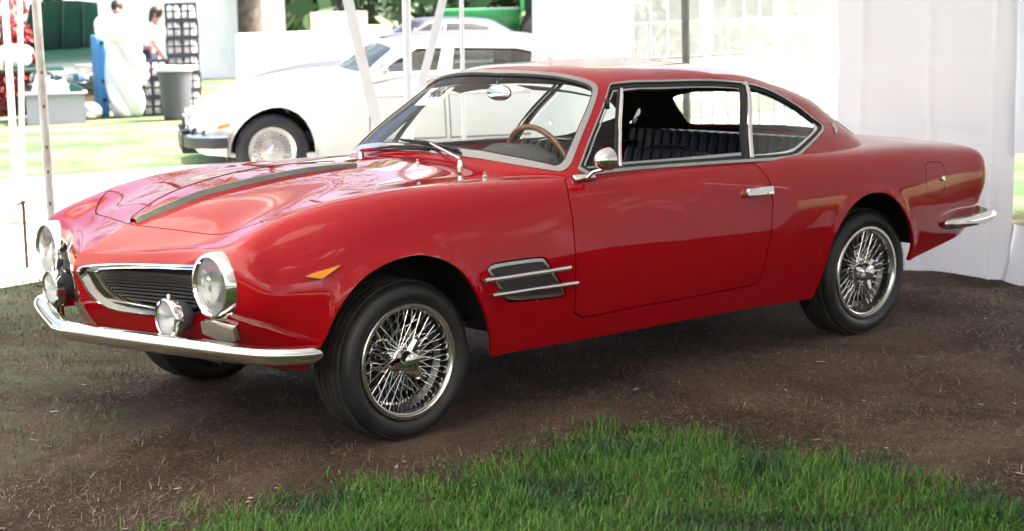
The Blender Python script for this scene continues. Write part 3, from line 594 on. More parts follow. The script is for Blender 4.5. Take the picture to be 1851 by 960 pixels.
# ---- greenhouse
C0 = UPPER.s[0]; C1 = UPPER.s[-1]
sh_o = np.array([(C0, .046), (-.40, .041), (-.12, .031)]+LN['shield'][:-1]+[(C0, .434)])
sh_o = np.array([tuple(sh_o[0])]+[tuple(q) for q in chaikin(sh_o[1:-1], 2, False)]+[tuple(sh_o[-1])])
sh_i = np.array([(C0, .070), (-.40, .065), (-.14, .052)]+LN['shield_in'][:-1]+[(C0, .402)])
sh_i = np.array([tuple(sh_i[0])]+[tuple(q) for q in chaikin(sh_i[1:-1], 2, False)]+[tuple(sh_i[-1])])
dlo = chaikin(LN['dlo'], 1); rw = np.array([(C1, .06)]+[tuple(q) for q in chaikin([(2.3, .06), (2.06, .07), (2.03, .11), (2.035, .35), (2.08, .395), (2.3, .41)], 2, False)]+[(C1, .41)])
inset = lambda P, d, a=C0, b=C1: np.clip(offset_poly(P, -d), [a, 0], [b, 9])
cl = lambda P, d: np.where(np.isin(np.arange(len(P)), [0, len(P)-1])[:, None], np.stack([P[:, 0], offset_poly(P, -d)[:, 1]], 1), offset_poly(P, -d))
roof = panel('roof', UPPER, M['paint'], car, None, [sh_o, dlo, rw], h=.028, flange=.008)
liner_cut = [cl(sh_i, -.002), offset_poly(dlo, -.028), cl(rw, .012)]
panel('headlining', UPPER, M['black'], car, None, liner_cut, h=.04, flange=0, off=-.016)
wf = panel('windscreen', UPPER, M['glass'], car, cl(sh_i, -.004), h=.05, flange=0, off=-.004)
panel('screen_frame', UPPER, M['frame'], wf, sh_o, [sh_i], h=.02, flange=.014, off=.006)
panel('screen_seal', UPPER, M['seal'], wf, cl(sh_i, -.003), [cl(sh_i, .008)], h=.02, flange=.006, off=.001)
rg = panel('rear_window', UPPER, M['glass'], car, cl(rw, .01), h=.05, flange=0, off=-.006)
panel('window_seal', UPPER, M['seal'], rg, cl(rw, -.006), [cl(rw, .016)], h=.02, flange=.008, off=.004)
bp = LN['bpost']; vp = LN['vpost']
for sd in (-1, 1):
    fr = panel('side_window_trim', UPPER, M['frame'], car, offset_poly(dlo, .002), [offset_poly(dlo, -.0095)], h=.02, sides=(sd,), flange=.012, off=.007)
    panel('window_seal', UPPER, M['seal'], fr, offset_poly(dlo, -.011), [offset_poly(dlo, -.024)], h=.02, sides=(sd,), flange=.012, off=-.002)
    # door window frame: bright inner edge, posts
    front = np.array([q for q in offset_poly(dlo, -.024)])
    k = front[:, 0] < 1.2
    win = np.array([(.085, .045), (.108, .11), (.125, .23), (.127, .33), (.135, .385), (.42, .398), (.94, .390), (1.215, .378), (1.13, .21), (1.045, .05), (.68, .052), (.36, .054)])
    wf_ = panel('door_window_frame', UPPER, M['frame'], car, offset_poly(win, .004), [offset_poly(win, -.008)], h=.02, sides=(sd,), flange=.012, off=-.006)
    strip('vent_post', UPPER, [(vp[0][0], .045), vp[1], (.21, .39)], .017, .008, M['chrome'], wf_, sd, -.006)
    strip('vent_seal', UPPER, [(vp[0][0]-.022, .045), (vp[1][0]-.022, vp[1][1]), (.188, .385)], .018, .006, M['seal'], wf_, sd, -.008)
    vw = np.array([(.09, .055), (.112, .11), (.13, .23), (.135, .37), (.19, .38), (.30, .18), (.335, .055)])
    panel('vent_window', UPPER, M['glass'], wf_, vw, h=.05, sides=(sd,), flange=0, off=-.008)
    MB().box(on(UPPER, .118, .315, sd, .004), (.012, .02, .045), bev=.004).build('vent_catch', M['seal'], wf_)
    strip('door_post', UPPER, [(1.085, .03), (1.165, .2), (1.262, .405)], .022, .010, M['chrome'], car, sd, -.001)
    strip('post_seal', UPPER, [(1.052, .04), (1.13, .2), (1.228, .395)], .045, .004, M['seal'], wf_, sd, -.006)
    qw = np.array([(1.10, .028), (1.23, .026), (1.35, .03), (1.42, .052), (1.58, .128), (1.635, .175), (1.60, .25), (1.56, .31), (1.465, .355), (1.36, .378), (1.28, .385), (1.18, .2)])
    qf = panel('quarter_window', UPPER, M['glass_green'], car, qw, h=.04, sides=(sd,), flange=0, off=-.012)
    lo_line = [(1.11, .036), (1.23, .034), (1.35, .038), (1.42, .06), (1.57, .132), (1.618, .168), (1.612, .20)]
    strip('quarter_frame', UPPER, chaikin(lo_line, 2, False), .024, .008, M['chrome'], qf, sd, -.01)
# small three-pronged badge on the rear pillar
for sd in (-1,):
    c = on(UPPER, 1.755, .15, sd, .004); n = Vector(UPPER.nor(np.array([[1.755, .15]]), sd)[0]); u = Vector((.55, 0, .84)); u = (u-n*u.dot(n)).normalized(); w = n.cross(u)
    bd = MB(); bd.tube([c-u*.034, c-u*.004], .0035, 6); bd.tube([c-w*.016+u*.03, c-w*.014+u*.006, c-w*.007-u*.002, c-u*.005, c+w*.007-u*.002, c+w*.014+u*.006, c+w*.016+u*.03], .0032, 6); bd.tube([c-u*.004, c+u*.038], .0034, 6)
    bd.box(c-u*.012, (.018, .006, .006)); bd.build('pillar_badge', M['chrome'], car)
# ---- nose: grilles, lamps, bumper
def grille_plane(P):  # push the grille back a little from the skin
    return P
for sd in (-1, 1):
    gr = panel('grille', LOWER, M['chrome'], car, offset_poly(grille_o, .002), [offset_poly(grille_o, -.007)], h=.02, sides=(sd,), flange=.03, off=.005)
    panel('grille_band', LOWER, M['band'], gr, offset_poly(grille_o, -.005), [grille_i], h=.02, sides=(sd,), flange=.02, off=-.012)  # chrome band given a dark metal colour in place of its dark reflections
    panel('grille_surround', LOWER, M['chrome'], gr, offset_poly(grille_i, .002), [offset_poly(grille_i, -.005)], h=.02, sides=(sd,), flange=.04, off=-.008)
    panel('grille_back', LOWER, M['black'], gr, offset_poly(grille_o, -.002), h=.03, sides=(sd,), flange=0, off=-.065)
    for i in range(13):
        t = .252+i*.0198
        seg = [s for s in np.linspace(-1.10, -.772, 40) if in_poly(np.array([[s, t]]), offset_poly(grille_i, .006))[0]]
        if len(seg) < 4: continue
        b = MB(); b.tube([on(LOWER, s, t, sd, -.030) for s in seg[::3]+[seg[-1]]], .0042, 6); b.build('slat', M['slat'], gr)
    # headlamp
    c = Vector((-.696, sd*.63, .634)); ax = Vector((-1, sd*.03, .02)).normalized(); A = aim(c, ax)
    hl = MB().lathe([(.094, .004), (.100, .012), (.107, .012), (.1135, .002), (.1155, -.03), (.1155, -.10), (.108, -.10), (.100, -.02), (.094, .004)], 48, A).build('headlamp', M['chrome'], car)
    MB().lathe([(.001, -.075), (.03, -.07), (.06, -.052), (.085, -.024), (.096, -.002)], 40, A).build('reflector', M['reflector'], hl)
    MB().lathe([(.001, .019), (.03, .0175), (.06, .0125), (.085, .006), (.097, .001)], 40, A).build('lens', M['lens'], hl)
    MB().lathe([(.097, .002), (.097, .007), (.1005, .012), (.1005, .004)], 40, A, close=True).build('lens_ring', M['seal'], hl)
    # fog lamp on the bumper
    c = Vector((-.775, sd*.452, .512)); ax = Vector((-1, sd*.02, 0)).normalized(); A = aim(c, ax)
    fg = MB().lathe([(.001, -.095), (.025, -.092), (.048, -.07), (.063, -.035), (.066, -.012)], 36, A).build('fog_lamp', M['bin'], car)
    MB().lathe([(.061, .006), (.065, .010), (.0705, .006), (.072, -.006), (.071, -.024), (.065, -.024)], 36, A).build('lamp_rim', M['chrome'], fg)
    MB().lathe([(.001, .014), (.03, .012), (.05, .008), (.063, .003)], 32, A).build('lens', M['lens'], fg)
    MB().lathe([(.001, -.05), (.03, -.045), (.05, -.025), (.062, -.002)], 32, A).build('reflector', M['reflector'], fg)
    MB().tube([c+Vector((.03, 0, -.068)), c+Vector((.03, 0, -.11))], .014, 12).build('bracket', M['chrome'], fg)
    MB().ball(c+Vector((.012, 0, .076)), .008).build('screw', M['chrome'], fg)
    # parking lamp below the headlamp
    pk = panel('parking_lamp', LOWER, M['marker'], car, LN['indicator'], h=.02, sides=(sd,), flange=.03, off=.022)
    panel('lamp_base', LOWER, M['chrome'], pk, offset_poly(LN['indicator'], .005), h=.02, sides=(sd,), flange=.02, off=.008)
    am = panel('side_repeater', LOWER, M['amber'], car, offset_poly(LN['amber'], -.002), h=.02, sides=(sd,), flange=.015, off=.012)
    panel('repeater_base', LOWER, M['band'], am, offset_poly(LN['amber'], .0005), h=.02, sides=(sd,), flange=.012, off=.005)
    # side vent with two bright bars
    vn = panel('side_vent', LOWER, M['mesh'], car, vent, h=.03, sides=(sd,), flange=0, off=-.010)
    panel('vent_frame', LOWER, M['satin'], vn, offset_poly(vent, -.002), [offset_poly(vent, -.013)], h=.02, sides=(sd,), flange=.01, off=-.003)
    for key in ('bar1', 'bar2'):
        L_ = LN[key]; strip('vent_bar', LOWER, L_, .019, .014, M['chrome'], vn, sd, .012)
        for q in (L_[0], L_[2]): MB().tube([on(LOWER, q[0]+(.012 if q is L_[0] else -.012), q[1], sd, 0), on(LOWER, q[0]+(.012 if q is L_[0] else -.012), q[1], sd, .016)], .006, 8).build('bar_foot', M['chrome'], vn)
def half_path(pts, n=40):
    P = chaikin(np.array(pts), 3, False); return [Vector(p) for p in P]
def outs(P):
    o = []
    for i in range(len(P)):
        t = (P[min(i+1, len(P)-1)]-P[max(i-1, 0)]); o.append(Vector((t.y, -t.x, 0)).normalized())
    return o
fb = [(-.415, -.838, .392), (-.50, -.835, .398), (-.60, -.805, .407), (-.685, -.715, .420), (-.745, -.60, .428), (-.81, -.42, .432), (-.875, -.22, .436), (-.935, -.03, .440)]
fbn = half_path(fb); full = fbn+[Vector((p.x, -p.y, p.z)) for p in fbn[::-1]]
prof = [(-.012, -.036), (.010, -.036), (.027, -.025), (.037, -.010), (.041, .003), (.038, .012), (.028, .023), (.012, .030), (-.012, .029)]
L_ = len(full); sc = [min(1, .35+.65*math.sqrt(max(0, min(i, L_-1-i)/7))) if min(i, L_-1-i) < 7 else 1 for i in range(L_)]
o_ = [(-v if v.x > 0 and abs(p.y) < .8 else v) for p, v in zip(full, outs(full))]
o_ = [v if (v.dot(Vector((p.x+.1, p.y, 0))) > 0) else -v for p, v in zip(full, o_)]
fbm = MB().sweep(prof, full, o_, scale=sc).build('front_bumper', M['chrome'], car, angle=50)
for sd in (-1, 1): MB().ball((-.745, sd*.655, .425), .016, .5, 1, 1).build('bolt', M['chrome'], fbm)
rbp = [(3.14, -.792, .452), (3.24, -.812, .452), (3.38, -.815, .450), (3.52, -.79, .450), (3.62, -.73, .452), (3.69, -.60, .455), (3.73, -.35, .458), (3.745, -.02, .46)]
rbn = half_path(rbp); full = rbn+[Vector((p.x, -p.y, p.z)) for p in rbn[::-1]]; L_ = len(full)
sc = [min(1, .3+.7*math.sqrt(min(i, L_-1-i)/7)) if min(i, L_-1-i) < 7 else 1 for i in range(L_)]
o_ = [v if v.dot(Vector((p.x-3.2, p.y*1.5, 0))) > 0 else -v for p, v in zip(full, outs(full))]
prof2 = [(a*.8, b*.78) for a, b in prof]
MB().sweep(prof2, full, o_, scale=sc).build('rear_bumper', M['chrome'], car, angle=50)
# ---- underside, wheel housings, engine bay shade
ub = MB(); ub.box((1.35, 0, .30), (1.55, 1.50, .05)); ub.box((1.35, 0, .40), (3.9, 1.0, .14)); ub.box((-.45, 0, .50), (.30, .9, .25)); ub.box((3.2, 0, .48), (.45, 1.05, .12)); ub.box((.62, 0, .55), (.05, 1.5, .5))
for cx in (0, 2.6):
    for sd in (-1, 1):
        V = []
        for k in range(15):
            a = math.radians(12+168*k/14)
            for y in (.765, .48): V.append((cx-.01+.40*math.cos(a), sd*y, .29+.40*math.sin(a)))
        ub.add(V, [(2*k, 2*k+2, 2*k+3, 2*k+1) for k in range(14)]); ub.add([V[2*k+1] for k in range(15)], [tuple(range(15))])
ub.build('underbody', M['black'], car, smooth=False, recalc=False)
# ---- wheels
def make_wheel():
    w = bpy.data.objects.new('wheel', None); link(w, car)      # axis = local -Y, outer face towards -Y
    A = Matrix.Rotation(math.pi/2, 4, 'X')                      # lathe Z -> -Y
    R = .292
    sideo = [(.208, .004), (.215, .014), (.228, .023), (.245, .0265), (.262, .024), (.277, .013), (.284, .0), (.2875, -.010)]
    ty = MB().lathe(sideo+[(.286, -.012)]+[(.284, -.16), (.277, -.172), (.25, -.185), (.225, -.182), (.206, -.168)], 72, A).build('tyre', M['rubber'], w, angle=40)
    td = MB()
    for k in range(5):
        y0 = -.014-.030*k; td.lathe([(.285, y0), (.2915, y0-.002), (.2925, y0-.012), (.2915, y0-.022), (.285, y0-.024)], 72, A)
    td.build('tread', M['tread'], w, angle=40)
    sw = MB().lathe([(.279, .0155), (.2805, .0160), (.282, .0140)], 72, A).build('sidewall_rib', M['rubber'], w)
    rm = MB().lathe([(.1885, -.006), (.1885, .006), (.190, .012), (.193, .0135), (.1955, .0195), (.199, .0225), (.2095, .0225), (.2125, .018), (.2125, .005), (.205, -.001)], 72, A).build('rim', M['satin'], w, angle=30)
    MB().lathe([(.1885, -.165), (.1885, -.12), (.1695, -.10), (.1695, -.055), (.1865, -.035), (.188, -.006)], 72, A).build('rim_barrel', M['barrel'], w, angle=30)
    MB().lathe([(.001, -.015), (.040, -.015), (.046, -.020), (.046, -.032), (.040, -.040), (.037, -.055), (.044, -.065), (.052, -.13), (.056, -.14), (.062, -.141), (.062, -.148), (.050, -.15)], 40, A).build('hub', M['chrome'], w, angle=30)
    sp = MB()
    def P(r, a, h): return (r*math.cos(a), -h, r*math.sin(a))
    n = 28
    for k in range(n):
        a = 2*math.pi*k/n
        for sg in (1, -1):
            sp.tube([P(.043, a+sg*.10, -.028), P(.1868, a+sg*.62, -.020)], .0019, 5)
            if k % 2: sp.tube([P(.058, a+.15+sg*.05, -.142), P(.1715, a+.15+sg*.40, -.066)], .0018, 5)
    n = 0
    for k in range(n):
        a = 2*math.pi*(k+.4)/n
        for sg in (1, -1): sp.tube([P(.0385, a+sg*.06, -.052), P(.1725, a+sg*.34, -.085)], .0018, 5)
    for k in range(72):
        a = 2*math.pi*k/72; sp.tube([P(.1715, a, -.066), P(.162, a, -.068)], .0035, 5)
    so = sp.build('spokes', M['spoke'], w, angle=60); so['kind'] = 'stuff'
    kn = MB().lathe([(.001, .040), (.026, .0395), (.033, .036), (.0355, .028), (.037, .022), (.040, .016), (.042, .004), (.041, -.02)], 36, A)
    for d in (62, -52, 186):
        a = math.radians(d); u = Vector((math.cos(a), 0, math.sin(a))); v = Vector((-math.sin(a), 0, math.cos(a))); o = Vector((0, -1, 0)); V = []
        for r_, wd, th, hh in ((.028, .022, .012, .008), (.058, .021, .012, .012), (.080, .014, .010, .016), (.092, .005, .007, .018)):
            c = u*r_+o*hh; V += [c-v*wd+o*0, c-v*wd*.5+o*th, c+v*wd*.5+o*th, c+v*wd, c-o*th*.5]
        kn.add(V, [(i*5+k, i*5+(k+1) % 5, (i+1)*5+(k+1) % 5, (i+1)*5+k) for i in range(3) for k in range(5)]+[(15, 16, 17, 18, 19)])
    kn.build('knock_off_nut', M['chrome'], w, angle=40)
    MB().lathe([(.001, -.152), (.135, -.152), (.14, -.16), (.14, -.175)], 32, A).build('brake_drum', M['black'], w)
    return w
w0 = make_wheel(); ZW = .287
spots = [(0, -.763, 0, .028), (2.6, -.755, 25, 0), (0, .763, 10, math.pi+.028), (2.6, .755, 70, math.pi)]
for i, (x, y, spin, rz) in enumerate(spots):
    w = w0 if i == 0 else copy_tree(w0, car)
    w.location = (x, y, ZW); w.rotation_euler = (0, math.radians(spin), rz) if False else Matrix.Rotation(rz, 4, 'Z').to_euler()
    w.rotation_euler = (Matrix.Rotation(rz, 4, 'Z') @ Matrix.Rotation(math.radians(spin), 4, 'Y')).to_euler()
# ---- wing mirror
mr = MB(); c = Vector((.905, -.862, .945))
mr.lathe([(.001, -.058), (.016, -.053), (.030, -.040), (.040, -.020), (.0445, .004), (.045, .012), (.042, .016)], 32, aim(c, (1, .12, .05)))
mo = mr.build('wing_mirror', M['chrome'], car)
MB().lathe([(.001, .012), (.042, .013)], 32, aim(c, (1, .12, .05))).build('mirror_glass', M['satin'], mo)
MB().tube([c+Vector((-.01, .004, -.038)), Vector((.875, -.82, .895)), Vector((.862, -.80, .872))], .0075, 8).build('stem', M['chrome'], mo)
fs = [on(LOWER, .862, .588, -1, .010)]; MB().box(fs[0], (.105, .030, .016), M=aim((0, 0, 0), LOWER.nor(np.array([[.862, .588]]), -1)[0], (0, .3, 1)), bev=.007).build('foot', M['chrome'], mo)
# ---- wipers and washer jets
def wiper(piv, elbow, b0, b1, arm_mat=M['chrome']):
    p = Vector(piv); w = MB().tube([p, p+Vector((0, 0, .03))], [.016, .011], 12).build('wiper', M['chrome'], car)
    e = Vector(elbow); q = p+Vector((0, 0, .034))
    MB().tube([q, q.lerp(e, .45), e], [.008, .0065, .004], 6).build('arm', arm_mat, w)
    a, b = Vector(b0), Vector(b1); mid = (a+b)/2
    MB().tube([a, mid+Vector((-.006, 0, .008)), b], [.003, .007, .003], 6).tube([a+Vector((.008, 0, -.006)), mid+Vector((.006, 0, -.004)), b+Vector((.008, 0, -.006))], .004, 6).build('blade', M['seal'], w)
wiper((.61, -.335, .905), (.675, -.03, .992), (.685, .165, .990), (.668, -.250, .970))
wiper((.60, .335, .905), (.652, .27, .950), (.655, .40, .935), (.655, -.055, .972), M['paint'])
for x, y in ((.50, -.20), (.47, -.66)): MB().lathe([(.010, 0), (.010, .012), (.006, .016), (.006, .026), (.001, .028)], 12, Matrix.Translation((x, y, LOWER.pos(np.array([[x, 1.0 if y > -.5 else .68]]))[0][2]-.003))).build('washer_jet', M['chrome'], car)
# ---- interior
ib = MB(); ib.box((1.6, 0, .345), (1.9, 1.4, .02)); ib.box((2.60, 0, .56), (.05, 1.35, .5)); ib.build('cabin_floor', M['carpet'], car)
ds = MB(); ds.box((.80, 0, .78), (.26, 1.40, .17), bev=.05); ds.build('dashboard', M['dash'], car)
hood = MB().lathe([(.001, .155), (.12, .148), (.20, .11), (.235, 0)], 32, Matrix.Translation((.85, -.39, .832)) @ Matrix.Diagonal((.5, 1.1, 1, 1)) @ Matrix.Identity(4)); hood.build('instrument_hood', M['dash'], car)
sc_ = Vector((1.03, -.335, .855)); A = aim(sc_, (1, 0, .30))
swb = MB(); ring = [A @ Vector((.195*math.cos(a), .195*math.sin(a), 0)) for a in np.linspace(0, 2*math.pi, 49)[:-1]]
sw = swb.tube(ring, .0125, 10, closed=True).build('steering_wheel', M['wood'], car)
for a in (0, math.pi, -math.pi/2): MB().tube([A @ Vector((.185*math.cos(a), .185*math.sin(a), 0)), A @ Vector((.03*math.cos(a), .03*math.sin(a), -.03))], [.008, .013], 8).build('wheel_spoke', M['satin'], sw)
MB().lathe([(.001, .0), (.03, -.005), (.045, -.02), (.045, -.05)], 24, A).build('wheel_boss', M['seal'], sw)
MB().tube([sc_+Vector((-.03, 0, -.01)), Vector((.80, -.335, .79))], .022, 10).build('column', M['seal'], sw)
def seat(y, x=1.52):
    s = MB().box((x-.22, y, .47), (.52, .50, .16), bev=.06).build('front_seat', M['leather'], car)
    b = MB(); Rk = Matrix.Rotation(math.radians(18), 4, 'Y')
    for k in range(8): b.box(Vector((x+.10, y-.205+.0585*k, .67)), (.14, .057, .45), M=Rk, bev=.026)
    b.build('backrest', M['leather'], s)
    e = [(x-.02+.12, y+dy, z) for dy, z in ((-.245, .50), (-.25, .72), (-.22, .855), (-.12, .890), (0, .897), (.12, .890), (.22, .855), (.25, .72), (.245, .50))]
    e = [Vector((p[0]+(p[2]-.66)*.32-.0, p[1], p[2])) for p in e]
    MB().tube(chaikin(np.array(e), 2, False), .014, 8).build('piping', M['seal'], s)
    MB().tube([v+Vector((-.02, 0, .008)) for v in map(Vector, chaikin(np.array(e)[2:-2], 2, False))], .004, 6).build('bright_edge', M['satin'], s)
seat(-.36, 1.60); seat(.36, 1.60)
rs = MB().box((2.28, 0, .55), (.45, 1.25, .16), bev=.06).build('rear_seat', M['leather'], car)
b = MB()
for k in range(20): b.box((2.47, -.60+.063*k, .72), (.13, .062, .36), M=Matrix.Rotation(math.radians(14), 4, 'Y'), bev=.026)
b.build('backrest', M['leather'], rs)
MB().box((2.63, 0, .862), (.30, 1.04, .02), bev=.006).build('parcel_shelf', M['bin'], car)
panel('cabin_edge', LOWER, M['black'], car, np.array([(.90, .59), (2.95, .59), (3.02, .8), (3.03, T1), (2.5, T1), (2.5, .85), (2.2, .672), (.93, .672)]), h=.04, flange=0, off=-.022)
im = MB().lathe([(.001, .012), (.03, .010), (.045, .0), (.045, -.012), (.03, -.02), (.001, -.022)], 24, aim((1.10, 0, 1.165), (1, 0, -.1)) @ Matrix.Diagonal((1.7, .75, 1, 1))).build('rear_view_mirror', M['chrome'], car)
MB().tube([(1.10, .005, 1.19), (1.085, .0, 1.215), (1.12, 0, 1.235)], .005, 8).build('stem', M['satin'], im)
for sd in (-1, 1):
    V = [on(UPPER, s, t, sd, -.045) for s in (-.62, -.5, -.35, -.2, -.09) for t in (.395, .43)]; V2 = [v+Vector((.10, 0, -.028)) for v in V[::2]]
    n = 5; Vv = [V[2*i] for i in range(n)]+V2
    mesh_obj('sun_visor', Vv, [(i, i+1, n+i+1, n+i) for i in range(n-1)], M['beige'], car, False)
    V = []
    for t in (.02, .1, .2, .3, .39): V += [on(UPPER, -.02, t, sd, -.028), on(UPPER, .10, t, sd, -.055)]
    mesh_obj('pillar_trim', V, [(2*i, 2*i+1, 2*i+3, 2*i+2) for i in range(4)], M['beige'], car, False)
for sd in (1,):
    V = [on(UPPER, s, t, sd, -.05) for s in (1.66, 1.75) for t in (.22, .25)]
    MB().box(sum(V, Vector())/4, (.03, .02, .10), M=Matrix.Rotation(.6, 4, 'Y'), bev=.005).build('coat_hook', M['chrome'], car)
# ---- numbered paper behind the screen
def txt(s, size, mat_, M4, parent, name, shear=.25):
    cu = bpy.data.curves.new(name, 'FONT'); cu.body = s; cu.size = size; cu.shear = shear; cu.extrude = .0004; cu.offset = .0015; cu.align_x = 'CENTER'; cu.align_y = 'CENTER'
    o = bpy.data.objects.new(name, cu); S.collection.objects.link(o); dg = bpy.context.evaluated_depsgraph_get()
    me = bpy.data.meshes.new_from_object(o.evaluated_get(dg)); bpy.data.objects.remove(o); me.materials.clear(); me.materials.append(mat_)
    q = link(bpy.data.objects.new(name, me), parent); q.matrix_local = M4; return q
a, b, c = Vector((1.066, .455, 1.190)), Vector((1.030, .240, 1.200)), Vector((.972, .462, 1.118))
n = (b-a).cross(c-a).normalized(); n = n if n.x < 0 else -n; off = -n*.018
a, b, c = a+off, b+off, c+off; d = b+(c-a)
pp = mesh_obj('number_sheet', [a, b, d, c], [(0, 1, 2, 3)], M['paper'], None, False)
tag(pp, 'white paper sheet numbered 466 stuck inside the red coupe windscreen', 'sheet')
ux = (b-a).normalized(); uy = n.cross(ux); mid = a.lerp(d, .5)*.6+a.lerp(b, .5)*.4+n*.002
txt('466', .092, M['ink'], Matrix(((ux.x, uy.x, n.x, mid.x), (ux.y, uy.y, n.y, mid.y), (ux.z, uy.z, n.z, mid.z), (0, 0, 0, 1))), pp, 'number')

# ---------------------------------------------------------------- things beyond the tent
# --- white saloon parked on the path, and others of the same build
SED_S = [-.70, -.64, -.50, -.25, 0, .4, .9, 1.6, 2.3, 2.8, 3.3, 3.6, 3.72]; SED_T = [0, .14, .28, .42, .52, .62, .85, 1.15]
def sst(x, w, zs, zc, zt, tuck=.0):
    return [(x, w*.93, zs), (x, w*.985, zs+(zc-zs)*.28), (x, w, zs+(zc-zs)*.55), (x, w*.985, zs+(zc-zs)*.8), (x, w*.93, zc-.03), (x, w*.84, zc), (x, w*.45, zc+(zt-zc)*.7), (x, 0, zt)]
SED = [sst(-.68, .34, .36, .53, .55), sst(-.62, .64, .32, .61, .625), sst(-.48, .79, .29, .72, .735), sst(-.25, .84, .26, .82, .835), sst(0, .85, .25, .885, .90), sst(.4, .86, .24, .945, .965), sst(.9, .865, .24, .955, .99),
       sst(1.6, .87, .24, .955, .98), sst(2.3, .87, .24, .95, .97), sst(2.8, .865, .26, .93, .95), sst(3.3, .84, .30, .86, .89), sst(3.6, .74, .36, .78, .80), sst(3.72, .45, .42, .70, .72)]
SUP_S = [-.7, -.3, 0, .3, .9, 1.5, 1.8, 2.1, 2.5]; SUP_T = [0, .15, .30, .40, .48, .75, 1.0]
SUP = [[(.62, 0, .95), (.78, 0, 1.09), (.93, 0, 1.22), (1.05, 0, 1.31), (1.12, 0, 1.335), (1.3, 0, 1.36), (1.5, 0, 1.37)],
       [(.66, .42, .94), (.81, .39, 1.08), (.95, .36, 1.21), (1.07, .33, 1.305), (1.14, .31, 1.33), (1.35, .2, 1.36), (1.6, 0, 1.37)],
       [(.82, .74, .92), (.93, .68, 1.06), (1.05, .62, 1.18), (1.15, .57, 1.27), (1.23, .52, 1.31), (1.42, .3, 1.355), (1.7, 0, 1.37)],
       [(1.02, .80, .92), (1.1, .74, 1.06), (1.18, .68, 1.18), (1.26, .62, 1.275), (1.33, .56, 1.315), (1.5, .3, 1.355), (1.75, 0, 1.37)],
       [(1.7, .80, .92), (1.7, .74, 1.06), (1.7, .68, 1.18), (1.7, .62, 1.275), (1.7, .56, 1.315), (1.8, .3, 1.355), (1.9, 0, 1.37)],
       [(2.4, .79, .92), (2.38, .73, 1.06), (2.34, .67, 1.17), (2.28, .61, 1.255), (2.25, .55, 1.295), (2.2, .3, 1.34), (2.15, 0, 1.355)],
       [(2.95, .70, .92), (2.8, .65, 1.05), (2.66, .60, 1.16), (2.52, .55, 1.24), (2.46, .49, 1.275), (2.35, .28, 1.32), (2.25, 0, 1.34)],
       [(3.1, .38, .92), (2.95, .36, 1.05), (2.8, .34, 1.16), (2.66, .31, 1.25), (2.58, .28, 1.285), (2.42, .18, 1.32), (2.3, 0, 1.335)],
       [(3.14, 0, .92), (2.99, 0, 1.05), (2.84, 0, 1.16), (2.7, 0, 1.25), (2.6, 0, 1.29), (2.45, 0, 1.32), (2.33, 0, 1.335)]]
SUP = [[(x, w, z if z <= .95 else .92+(z-.92)*.74) for x, w, z in q] for q in SUP]
SEDL, SEDU = Loft(SED_S, SED_T, SED), Loft(SUP_S, SUP_T, SUP)
